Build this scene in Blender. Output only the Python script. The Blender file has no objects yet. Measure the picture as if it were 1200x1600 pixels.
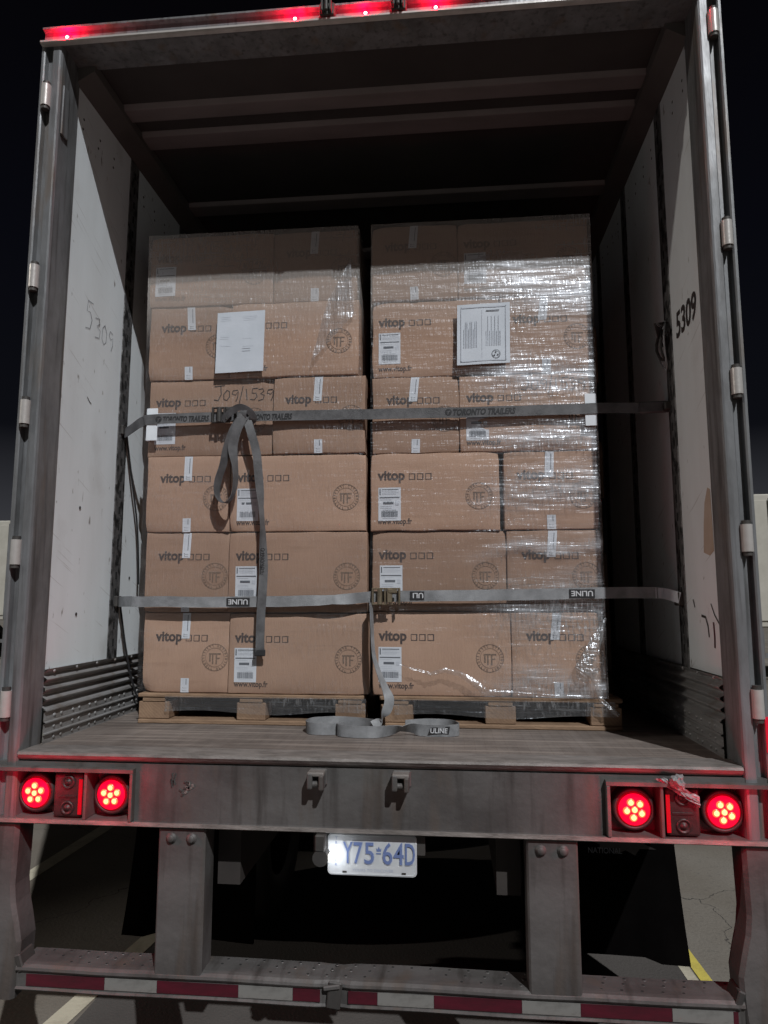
import bpy, bmesh, math, random
from mathutils import Vector, Matrix, noise
random.seed(7)
S = bpy.context.scene
COL = S.collection
R = math.radians

# ------------------------------------------------------------------ camera
cd = bpy.data.cameras.new("Camera"); cam = bpy.data.objects.new("Camera", cd); COL.objects.link(cam)
cam.location = (0.297, -2.364, 0.533)
cam.rotation_euler = (R(90 + 7.15), 0, R(5.45))
cd.sensor_fit = 'VERTICAL'; cd.sensor_height = 24.0; cd.lens = 24.0 * 1078.4 / 1600.0
cd.clip_start = 0.05; cd.clip_end = 2000
S.camera = cam

# ------------------------------------------------------------------ light and exposure
S.view_settings.view_transform = 'Standard'; S.view_settings.look = 'None'
S.view_settings.gamma = 1.0; S.view_settings.exposure = 0.0
SUN_DIR = Vector((-0.52, 1.0, -1.18)).normalized()          # the way the yard flood light travels
w = bpy.data.worlds.new("World"); S.world = w; w.use_nodes = True
wn = w.node_tree; wn.nodes.clear()
tc = wn.nodes.new('ShaderNodeTexCoord'); sep = wn.nodes.new('ShaderNodeSeparateXYZ')
rmp = wn.nodes.new('ShaderNodeValToRGB'); bg = wn.nodes.new('ShaderNodeBackground'); ow = wn.nodes.new('ShaderNodeOutputWorld')
wn.links.new(tc.outputs['Generated'], sep.inputs[0]); wn.links.new(sep.outputs['Z'], rmp.inputs[0])
wn.links.new(rmp.outputs[0], bg.inputs[0]); wn.links.new(bg.outputs[0], ow.inputs[0])
e = rmp.color_ramp.elements
e[0].position = 0.0; e[0].color = (.062, .063, .068, 1)
e[1].position = 1.0; e[1].color = (.0008, .0008, .001, 1)
for p_, c_ in ((.10, (.035, .036, .042, 1)), (.22, (.0038, .0042, .0062, 1)), (.45, (.0022, .0024, .0042, 1)), (.72, (.0012, .001, .0015, 1))):
    k = e.new(p_); k.color = c_
bg.inputs[1].default_value = 1.0

sl = bpy.data.lights.new("Sun", 'SUN'); sl.energy = 3.1; sl.angle = R(0.6); sl.color = (.97, .985, 1.0)
so = bpy.data.objects.new("Sun", sl); COL.objects.link(so)
so.rotation_euler = SUN_DIR.to_track_quat('-Z', 'Y').to_euler(); so.location = (4, -9, 11)
# second, weaker yard lamp far to the left: it lights the strip of the right wall by the door
fl = bpy.data.lights.new("YardLamp", 'SPOT'); fl.energy = 2200; fl.shadow_soft_size = .12; fl.spot_size = R(24); fl.spot_blend = .3
fl.color = (1.0, .93, .84)
fo = bpy.data.objects.new("YardLamp", fl); COL.objects.link(fo)
fo.location = (-17.5, -3.55, 8.6)
fo.rotation_euler = (Vector((1.2, .2, 1.0)) - fo.location).to_track_quat('-Z', 'Y').to_euler()

# ------------------------------------------------------------------ materials
MAT = {}
def nodes(m):
    m.use_nodes = True; n = m.node_tree; n.nodes.clear()
    o = n.nodes.new('ShaderNodeOutputMaterial'); b = n.nodes.new('ShaderNodeBsdfPrincipled')
    n.links.new(b.outputs[0], o.inputs[0]); return n, b, o
def mat(name, col, rough=.6, metal=0.0, col2=None, scale=8, stretch=(1, 1, 1), bump=0.0, bscale=None, bstretch=None,
        spec=.5, rvar=0.0, contrast=(.35, .65), detail=6, extra=None, rand=0.0):
    m = bpy.data.materials.new(name); MAT[name] = m
    n, b, o = nodes(m); L = n.links
    b.inputs['Base Color'].default_value = (*col, 1); b.inputs['Roughness'].default_value = rough
    b.inputs['Metallic'].default_value = metal; b.inputs['Specular IOR Level'].default_value = spec
    m.diffuse_color = (*col, 1)
    tc = n.nodes.new('ShaderNodeTexCoord'); src = tc.outputs['Object']
    if rand:
        oi = n.nodes.new('ShaderNodeObjectInfo'); va = n.nodes.new('ShaderNodeVectorMath'); va.operation = 'ADD'
        mu = n.nodes.new('ShaderNodeMath'); mu.operation = 'MULTIPLY'; mu.inputs[1].default_value = 37.0
        L.new(oi.outputs['Random'], mu.inputs[0]); L.new(src, va.inputs[0]); L.new(mu.outputs[0], va.inputs[1]); src = va.outputs[0]
    outc = None
    if col2 is not None:
        mp = n.nodes.new('ShaderNodeMapping'); mp.inputs['Scale'].default_value = stretch; L.new(src, mp.inputs[0])
        nz = n.nodes.new('ShaderNodeTexNoise'); nz.inputs['Scale'].default_value = scale; nz.inputs['Detail'].default_value = detail
        nz.inputs['Roughness'].default_value = .62; L.new(mp.outputs[0], nz.inputs['Vector'])
        cr = n.nodes.new('ShaderNodeValToRGB'); cr.color_ramp.elements[0].position = contrast[0]; cr.color_ramp.elements[1].position = contrast[1]
        cr.color_ramp.elements[0].color = (*col, 1); cr.color_ramp.elements[1].color = (*col2, 1)
        L.new(nz.outputs['Fac'], cr.inputs[0]); outc = cr.outputs[0]
        if rvar:
            mr = n.nodes.new('ShaderNodeMapRange'); mr.inputs['To Min'].default_value = rough - rvar; mr.inputs['To Max'].default_value = rough + rvar
            mr.inputs['From Min'].default_value = .3; mr.inputs['From Max'].default_value = .7
            L.new(nz.outputs['Fac'], mr.inputs[0]); L.new(mr.outputs[0], b.inputs['Roughness'])
    if extra: outc = extra(n, L, src, outc, b)
    if outc is not None: L.new(outc, b.inputs['Base Color'])
    if bump:
        mp2 = n.nodes.new('ShaderNodeMapping'); mp2.inputs['Scale'].default_value = bstretch or stretch; L.new(src, mp2.inputs[0])
        nb = n.nodes.new('ShaderNodeTexNoise'); nb.inputs['Scale'].default_value = bscale or scale * 3; nb.inputs['Detail'].default_value = 5
        L.new(mp2.outputs[0], nb.inputs['Vector'])
        bp = n.nodes.new('ShaderNodeBump'); bp.inputs['Strength'].default_value = bump; bp.inputs['Distance'].default_value = .01
        L.new(nb.outputs['Fac'], bp.inputs['Height']); L.new(bp.outputs[0], b.inputs['Normal'])
    return m

def mixcol(n, L, a, bcol, fac):
    mx = n.nodes.new('ShaderNodeMix'); mx.data_type = 'RGBA'
    L.new(fac, mx.inputs['Factor'])
    if isinstance(a, tuple): mx.inputs['A'].default_value = (*a, 1)
    else: L.new(a, mx.inputs['A'])
    mx.inputs['B'].default_value = (*bcol, 1); return mx.outputs['Result']
def noise_mask(n, L, src, scale, stretch, lo, hi, detail=5, typ='N'):
    mp = n.nodes.new('ShaderNodeMapping'); mp.inputs['Scale'].default_value = stretch; L.new(src, mp.inputs[0])
    nz = n.nodes.new('ShaderNodeTexNoise'); nz.inputs['Scale'].default_value = scale; nz.inputs['Detail'].default_value = detail
    L.new(mp.outputs[0], nz.inputs['Vector'])
    mr = n.nodes.new('ShaderNodeMapRange'); mr.inputs['From Min'].default_value = lo; mr.inputs['From Max'].default_value = hi
    L.new(nz.outputs['Fac'], mr.inputs[0]); return mr.outputs[0]

def ex_card(n, L, src, c, b):
    # faint upright corrugation and long pale scuffs
    m1 = noise_mask(n, L, src, 30, (9, .6, .35), .45, .8, 2)
    mm = n.nodes.new('ShaderNodeMath'); mm.operation = 'MULTIPLY'; mm.inputs[1].default_value = .30; L.new(m1, mm.inputs[0])
    c = mixcol(n, L, c, (.44, .30, .21), mm.outputs[0])
    m2 = noise_mask(n, L, src, 5, (.5, 1, 6), .60, .74, 4)
    m3 = n.nodes.new('ShaderNodeMath'); m3.operation = 'MULTIPLY'; m3.inputs[1].default_value = .35; L.new(m2, m3.inputs[0])
    c = mixcol(n, L, c, (.25, .155, .105), m3.outputs[0])
    oi = n.nodes.new('ShaderNodeObjectInfo'); hs = n.nodes.new('ShaderNodeHueSaturation'); mr = n.nodes.new('ShaderNodeMapRange')
    mr.inputs['To Min'].default_value = .76; mr.inputs['To Max'].default_value = 1.10; L.new(oi.outputs['Random'], mr.inputs[0]); L.new(mr.outputs[0], hs.inputs['Value'])
    L.new(c, hs.inputs['Color']); return hs.outputs[0]
mat('cardboard', (.335, .214, .153), .72, 0, (.385, .252, .183), 3.2, (1, 1, 1.4), .12, 60, (3, 1, .5), .3, extra=ex_card, rand=1)
mat('cardboard_edge', (.26, .16, .105), .8)
mat('peeled_board', (.46, .38, .31), .8, 0, (.40, .31, .24), 9)
mat('ink', (.038, .030, .031), .6, 0, (.085, .062, .055), 90)
mat('ink_faded', (.12, .085, .065), .7, 0, (.19, .13, .095), 120)
mat('marker_ink', (.03, .022, .022), .6)
mat('paper', (.58, .62, .68), .55, 0, (.52, .565, .62), 6, bump=.08, bscale=20)
mat('paper_print', (.10, .11, .13), .6)
mat('paper_print_light', (.47, .50, .555), .6)
mat('sticker', (.60, .63, .68), .4, 0, (.54, .57, .62), 8)

def ex_wood(n, L, src, c, b):
    m = noise_mask(n, L, src, 6, (1, 1, 30), .5, .72, 6)
    return mixcol(n, L, c, (.16, .10, .065), m)
mat('pallet_wood', (.30, .20, .13), .8, 0, (.21, .14, .092), 5, (1.5, 1.5, 8), .3, 30, (1, 1, 8), .2, extra=ex_wood, rand=1)
def ex_end(n, L, src, c, b):
    wv = n.nodes.new('ShaderNodeTexWave'); wv.wave_type = 'RINGS'; wv.rings_direction = 'Y'; wv.inputs['Scale'].default_value = 28
    wv.inputs['Distortion'].default_value = 7; L.new(src, wv.inputs[0])
    mr = n.nodes.new('ShaderNodeMapRange'); mr.inputs['To Max'].default_value = .35; L.new(wv.outputs['Fac'], mr.inputs[0])
    return mixcol(n, L, c, (.17, .105, .07), mr.outputs[0])
mat('pallet_end_grain', (.30, .20, .13), .85, 0, (.22, .145, .098), 9, bump=.2, bscale=40, spec=.2, extra=ex_end, rand=1)

def ex_streak(dark, k=.6, lo=.52, hi=.72, stretch=(14, 14, .7), sc=3, rust=None):
    def f(n, L, src, c, b):
        m = noise_mask(n, L, src, sc, stretch, lo, hi, 6)
        mm = n.nodes.new('ShaderNodeMath'); mm.operation = 'MULTIPLY'; mm.inputs[1].default_value = k; L.new(m, mm.inputs[0])
        c = mixcol(n, L, c, dark, mm.outputs[0])
        if rust:
            m2 = noise_mask(n, L, src, 2.3, (5, 5, .9), .56, .70, 8)
            mm2 = n.nodes.new('ShaderNodeMath'); mm2.operation = 'MULTIPLY'; mm2.inputs[1].default_value = .7; L.new(m2, mm2.inputs[0])
            c = mixcol(n, L, c, rust, mm2.outputs[0])
        return c
    return f
mat('galvanised', (.215, .222, .232), .48, .30, (.115, .117, .12), 4, (2, 2, .8), .12, 60, (3, 3, .4), .5, rvar=.12, extra=ex_streak((.05, .047, .045), .75, rust=(.15, .11, .08)))
mat('galvanised_sill', (.132, .127, .124), .55, .25, (.068, .063, .061), 3.5, (1, 2, 1.4), .15, 50, (1, 1, 1), .5, rvar=.12,
    extra=ex_streak((.040, .035, .032), .75, stretch=(9, 2, .8), rust=(.105, .085, .072)))
mat('sill_edge', (.22, .20, .187), .6, .15, (.12, .108, .10), 12, (1, 3, 3), .2, 60)
mat('hinge_metal', (.50, .48, .46), .4, .25, (.40, .38, .36), 14, rvar=.1, bump=.1)
mat('dark_metal', (.045, .043, .042), .6, .3, (.07, .065, .06), 9, bump=.2)
mat('scuff_aluminium', (.33, .335, .34), .42, .25, (.20, .195, .19), 5, (1, .5, 5), .1, 40, rvar=.12, extra=ex_streak((.09, .085, .08), .6, stretch=(3, .8, 12), rust=(.17, .14, .115)))
def ex_wall(n, L, src, c, b):
    m = noise_mask(n, L, src, 2.0, (1, 2, 1.5), .60, .78, 9)
    mm = n.nodes.new('ShaderNodeMath'); mm.operation = 'MULTIPLY'; mm.inputs[1].default_value = .35; L.new(m, mm.inputs[0])
    c = mixcol(n, L, c, (.34, .33, .31), mm.outputs[0])
    m = noise_mask(n, L, src, 9, (1, 4, 1.5), .68, .75, 4)
    c = mixcol(n, L, c, (.25, .24, .23), m)
    mp = n.nodes.new('ShaderNodeMapping'); mp.inputs['Rotation'].default_value = (R(24), 0, 0); L.new(src, mp.inputs[0])
    m = noise_mask(n, L, mp.outputs[0], 4, (1, .7, 22), .66, .72, 3)
    mm = n.nodes.new('ShaderNodeMath'); mm.operation = 'MULTIPLY'; mm.inputs[1].default_value = .45; L.new(m, mm.inputs[0])
    return mixcol(n, L, c, (.34, .33, .32), mm.outputs[0])
mat('wall_panel', (.74, .79, .82), .5, 0, (.66, .70, .72), 1.4, (1, 3, .6), .05, 9, spec=.4, extra=ex_wall)
def ex_track(n, L, src, c, b):
    m = noise_mask(n, L, src, 22, (1, 1.4, .9), .50, .60, 6)
    return mixcol(n, L, c, (.03, .03, .03), m)
mat('track_metal', (.20, .20, .205), .5, .5, (.10, .10, .10), 30, extra=ex_track, bump=.4)
mat('track_slot', (.012, .012, .012), .9)
mat('roof_skin', (.050, .043, .041), .75, 0, (.034, .029, .028), 2, bump=.1)
mat('roof_steel', (.19, .162, .16), .6, 0, (.14, .12, .117), 3, (.6, 2, 1), .1)
mat('rail_steel', (.10, .09, .086), .6, 0, (.07, .063, .06), 3)
def ex_floor(n, L, src, c, b):
    br = n.nodes.new('ShaderNodeTexBrick'); br.inputs['Scale'].default_value = 1
    br.inputs['Brick Width'].default_value = 60; br.inputs['Row Height'].default_value = .038
    br.inputs['Mortar Size'].default_value = .0016; br.offset = .37
    br.inputs['Color1'].default_value = (0, 0, 0, 1); br.inputs['Color2'].default_value = (.25, .25, .25, 1); br.inputs['Mortar'].default_value = (.6, .6, .6, 1)
    mp = n.nodes.new('ShaderNodeMapping'); mp.inputs['Rotation'].default_value = (0, 0, R(90)); L.new(src, mp.inputs[0]); L.new(mp.outputs[0], br.inputs['Vector'])
    c = mixcol(n, L, c, (.10, .078, .066), br.outputs['Color'])
    m = noise_mask(n, L, src, 3.5, (.5, 9, 1), .46, .66, 9)
    mm = n.nodes.new('ShaderNodeMath'); mm.operation = 'MULTIPLY'; mm.inputs[1].default_value = .6; L.new(m, mm.inputs[0])
    c = mixcol(n, L, c, (.30, .255, .225), mm.outputs[0])
    m = noise_mask(n, L, src, 2.0, (1, 1.6, 1), .55, .7, 8)
    mm = n.nodes.new('ShaderNodeMath'); mm.operation = 'MULTIPLY'; mm.inputs[1].default_value = .65; L.new(m, mm.inputs[0])
    return mixcol(n, L, c, (.075, .06, .053), mm.outputs[0])
mat('deck_wood', (.165, .142, .128), .6, 0, (.115, .098, .088), 5, (2, .5, 1), .25, 40, (1, 1, 1), .3, rvar=.1, extra=ex_floor)
mat('webbing_dark', (.060, .060, .063), .6, 0, (.135, .135, .14), 14, bump=.25, bscale=350, rvar=.1)
mat('webbing_light', (.30, .308, .32), .5, 0, (.16, .165, .172), 12, bump=.25, bscale=350, rvar=.1)
mat('webbing_print', (.018, .018, .02), .6)
mat('webbing_black', (.02, .02, .022), .7)
mat('white_print', (.55, .56, .58), .6)
mat('buckle_brass', (.45, .38, .27), .32, .8, (.30, .25, .18), 30)
mat('edge_protector', (.72, .76, .80), .5, 0, (.66, .70, .74), 10)
mat('rubber', (.014, .0135, .013), .55, 0, (.022, .02, .019), 8, bump=.1)
mat('flap_rubber', (.0028, .0025, .0025), .9, 0, (.004, .0035, .0035), 4, bump=.2, spec=.0)
mat('module_plastic', (.012, .010, .010), .5, 0, (.02, .016, .016), 20, bump=.2)
mat('under_steel', (.035, .03, .028), .7, .2, (.05, .042, .038), 5)
mat('tape_red', (.085, .007, .017), .4, 0, (.030, .007, .010), 5, (1, 1, 3), .05, 60)
mat('reflector_red', (.75, .01, .04), .3)
mat('tape_white', (.190, .185, .175), .45, 0, (.055, .050, .046), 6, (1, 1, 2), contrast=(.45, .72))
mat('plate_white', (.56, .58, .60), .4, 0, (.46, .48, .505), 8)
mat('plate_blue', (.13, .18, .36), .4)
mat('plate_faint', (.42, .46, .56), .5)
mat('film_clump', (.26, .26, .265), .35, 0, (.16, .16, .165), 20, bump=.8, bscale=40)
mat('neighbour_white', (.46, .44, .385), .55, 0, (.38, .36, .31), 2)
def ex_ground(n, L, src, c, b):
    m = noise_mask(n, L, src, .9, (1, 1, 1), .42, .62, 9)
    c = mixcol(n, L, c, (.135, .115, .092), m)
    m = noise_mask(n, L, src, 30, (1, 1, 1), .58, .75, 4)
    mm = n.nodes.new('ShaderNodeMath'); mm.operation = 'MULTIPLY'; mm.inputs[1].default_value = .5; L.new(m, mm.inputs[0])
    c = mixcol(n, L, c, (.07, .065, .06), mm.outputs[0])
    vo = n.nodes.new('ShaderNodeTexVoronoi'); vo.feature = 'DISTANCE_TO_EDGE'; vo.inputs['Scale'].default_value = .55
    nz = n.nodes.new('ShaderNodeTexNoise'); nz.inputs['Scale'].default_value = 2.5; nz.inputs['Detail'].default_value = 6; L.new(src, nz.inputs[0])
    mx = n.nodes.new('ShaderNodeVectorMath'); mx.operation = 'MULTIPLY_ADD'; mx.inputs[1].default_value = (.5, .5, .5)
    L.new(nz.outputs['Color'], mx.inputs[0]); L.new(src, mx.inputs[2]); L.new(mx.outputs[0], vo.inputs['Vector'])
    lt = n.nodes.new('ShaderNodeMath'); lt.operation = 'LESS_THAN'; lt.inputs[1].default_value = .0015; L.new(vo.outputs['Distance'], lt.inputs[0])
    return mixcol(n, L, c, (.05, .045, .04), lt.outputs[0])
mat('concrete', (.155, .138, .115), .85, 0, (.20, .183, .16), .4, bump=.35, bscale=55, extra=ex_ground)
mat('asphalt', (.055, .049, .045), .9, 0, (.078, .070, .064), 1.2, bump=.4, bscale=70)
mat('line_paint', (.48, .44, .34), .7, 0, (.30, .27, .21), 7, contrast=(.45, .75), bump=.2, bscale=60)
mat('line_yellow', (.60, .50, .10), .7, 0, (.42, .34, .09), 7, contrast=(.45, .75), bump=.2, bscale=60)

def emis(name, col, st, base=(.2, .01, .01)):
    m = bpy.data.materials.new(name); MAT[name] = m; n, b, o = nodes(m)
    b.inputs['Base Color'].default_value = (*base, 1); b.inputs['Roughness'].default_value = .25
    b.inputs['Emission Color'].default_value = (*col, 1); b.inputs['Emission Strength'].default_value = st
    return m
emis('lens_red', (1, .0, .035), 1.05, (.3, .0, .01))
emis('lens_rim', (1, .0, .02), .18, (.2, .0, .005))
emis('module_edge_glow', (1, .0, .02), .30, (.2, .0, .005))
emis('led_glow', (1, .66, .25), 1.9)
emis('led_halo', (1, .16, .05), 1.6)
emis('marker_core', (1, .35, .30), 14)
emis('marker_lens', (1, .0, .04), 2.5, (.3, 0, .01))
emis('plate_lamp', (1, .96, .9), 3, (.8, .8, .8))

def film_mat(name, base, amp, region, colr=(.80, .84, .90), rough=.36, bump=.6, haze=0.0, bands=None, k=1.0, sheen=.0):
    """stretch film: mostly clear, with crinkled bands that catch the light"""
    m = bpy.data.materials.new(name); MAT[name] = m; m.use_nodes = True; n = m.node_tree; n.nodes.clear(); L = n.links
    o = n.nodes.new('ShaderNodeOutputMaterial'); tr = n.nodes.new('ShaderNodeBsdfTransparent'); gl = n.nodes.new('ShaderNodeBsdfGlossy')
    df = n.nodes.new('ShaderNodeBsdfDiffuse'); m1 = n.nodes.new('ShaderNodeMixShader'); m2 = n.nodes.new('ShaderNodeMixShader')
    gl.inputs['Color'].default_value = (*colr, 1); gl.inputs['Roughness'].default_value = rough; df.inputs['Color'].default_value = (.62, .62, .62, 1)
    tc = n.nodes.new('ShaderNodeTexCoord'); src = tc.outputs['Object']
    def mth(op, a, b_, clamp=False):
        q = n.nodes.new('ShaderNodeMath'); q.operation = op; q.use_clamp = clamp
        for i, v in enumerate((a, b_)):
            if isinstance(v, (int, float)): q.inputs[i].default_value = v
            else: L.new(v, q.inputs[i])
        return q.outputs[0]
    fine_v = noise_mask(n, L, src, 15 * k, (7, 1, 1.5), .48, .66, 3)     # short upright crinkles
    fine_h = noise_mask(n, L, src, 12 * k, (.45, 1, 9), .52, .68, 3)     # pulled horizontal threads
    big = noise_mask(n, L, src, 2.4 * k, (.8, 1, 3.0), .40, .60, 3)
    if bands:                                                 # overlapping turns of film; extra gloss placed at the heights of the highlights
        sb = n.nodes.new('ShaderNodeSeparateXYZ'); L.new(src, sb.inputs[0])
        wob = noise_mask(n, L, src, 1.5, (1, 1, 1), .3, .7, 2); zz = mth('ADD', sb.outputs['Z'], mth('MULTIPLY', mth('SUBTRACT', wob, .5), .14))
        acc = None
        for zc, hw in bands:
            g_ = mth('SUBTRACT', 1.0, mth('DIVIDE', mth('ABSOLUTE', mth('SUBTRACT', zz, zc), 0), hw), True)
            acc = g_ if acc is None else mth('MAXIMUM', acc, g_)
        big = mth('ADD', mth('MULTIPLY', big, .45), mth('MULTIPLY', acc, .95), True)
    mask = mth('MULTIPLY', mth('MAXIMUM', fine_v, fine_h), big)
    if region:
        x0, x1 = region
        sp = n.nodes.new('ShaderNodeSeparateXYZ'); L.new(src, sp.inputs[0])
        mr = n.nodes.new('ShaderNodeMapRange'); mr.interpolation_type = 'SMOOTHSTEP'; mr.inputs['From Min'].default_value = x0; mr.inputs['From Max'].default_value = x1
        mr.inputs['To Min'].default_value = .05
        L.new(sp.outputs['X'], mr.inputs[0]); mask = mth('MULTIPLY', mask, mr.outputs[0]); reg = mr.outputs[0]
    fac = mth('ADD', mth('MULTIPLY', mask, amp), base, True)
    mp = n.nodes.new('ShaderNodeMapping'); mp.inputs['Scale'].default_value = (7, 1, 1.5); L.new(src, mp.inputs[0])
    nb = n.nodes.new('ShaderNodeTexNoise'); nb.inputs['Scale'].default_value = 12 * k; nb.inputs['Detail'].default_value = 3; L.new(mp.outputs[0], nb.inputs[0])
    bp = n.nodes.new('ShaderNodeBump'); bp.inputs['Strength'].default_value = bump; bp.inputs['Distance'].default_value = .012
    mp3 = n.nodes.new('ShaderNodeMapping'); mp3.inputs['Scale'].default_value = (.7, 1, 7); L.new(src, mp3.inputs[0])
    nc = n.nodes.new('ShaderNodeTexNoise'); nc.inputs['Scale'].default_value = 7 * k; nc.inputs['Detail'].default_value = 3; L.new(mp3.outputs[0], nc.inputs[0])
    L.new(mth('ADD', nb.outputs['Fac'], nc.outputs['Fac']), bp.inputs['Height'])
    L.new(bp.outputs[0], gl.inputs['Normal'])
    m1.inputs[0].default_value = .72; L.new(df.outputs[0], m1.inputs[1]); L.new(gl.outputs[0], m1.inputs[2])
    under = tr.outputs[0]
    if haze:                                                  # more layers of film round the top tiers, milky not shiny
        sq = n.nodes.new('ShaderNodeSeparateXYZ'); L.new(src, sq.inputs[0]); mh = n.nodes.new('ShaderNodeMapRange')
        mh.inputs['From Min'].default_value = .60; mh.inputs['From Max'].default_value = .80; mh.inputs['To Max'].default_value = haze
        L.new(sq.outputs['Z'], mh.inputs[0]); m3 = n.nodes.new('ShaderNodeMixShader'); d3 = n.nodes.new('ShaderNodeBsdfDiffuse'); d3.inputs['Color'].default_value = (.58, .54, .50, 1)
        L.new(mh.outputs[0], m3.inputs[0]); L.new(tr.outputs[0], m3.inputs[1]); L.new(d3.outputs[0], m3.inputs[2]); under = m3.outputs[0]
    if sheen:                                                 # broad soft shine put in along those bands of doubled film
        g2 = n.nodes.new('ShaderNodeBsdfGlossy'); g2.inputs['Color'].default_value = (*colr, 1); g2.inputs['Roughness'].default_value = .52
        b2 = n.nodes.new('ShaderNodeBump'); b2.inputs['Strength'].default_value = .35; b2.inputs['Distance'].default_value = .012; L.new(nc.outputs['Fac'], b2.inputs['Height']); L.new(b2.outputs[0], g2.inputs['Normal'])
        m4 = n.nodes.new('ShaderNodeMixShader'); soft = mth('MULTIPLY', mth('MULTIPLY', mth('ADD', acc, .12), reg), mth('MULTIPLY', mth('ADD', noise_mask(n, L, src, 3, (1.5, 1, 7), .3, .7, 4), .15), sheen), True)
        L.new(soft, m4.inputs[0]); L.new(under, m4.inputs[1]); L.new(g2.outputs[0], m4.inputs[2]); under = m4.outputs[0]
    L.new(fac, m2.inputs[0]); L.new(under, m2.inputs[1]); L.new(m1.outputs[0], m2.inputs[2]); L.new(m2.outputs[0], o.inputs[0])
    return m
film_mat('film_clear', .03, .12, None, haze=.32, bump=.5)
film_mat('film_crinkled', .025, .64, (-.17, .16), haze=.27, bump=.68, sheen=.40, rough=.30, bands=((.80, .13), (.40, .12), (.10, .07), (-.10, .09), (-.34, .05), (-.60, .16), (-.93, .10)))
film_mat('film_loose', .20, .40, None, rough=.30, bump=.8, k=.35)
film_mat('film_bunch', .34, .60, None, rough=.30, bump=1.0)
film_mat('film_band', .16, .34, None, colr=(.6, .63, .68))

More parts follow.
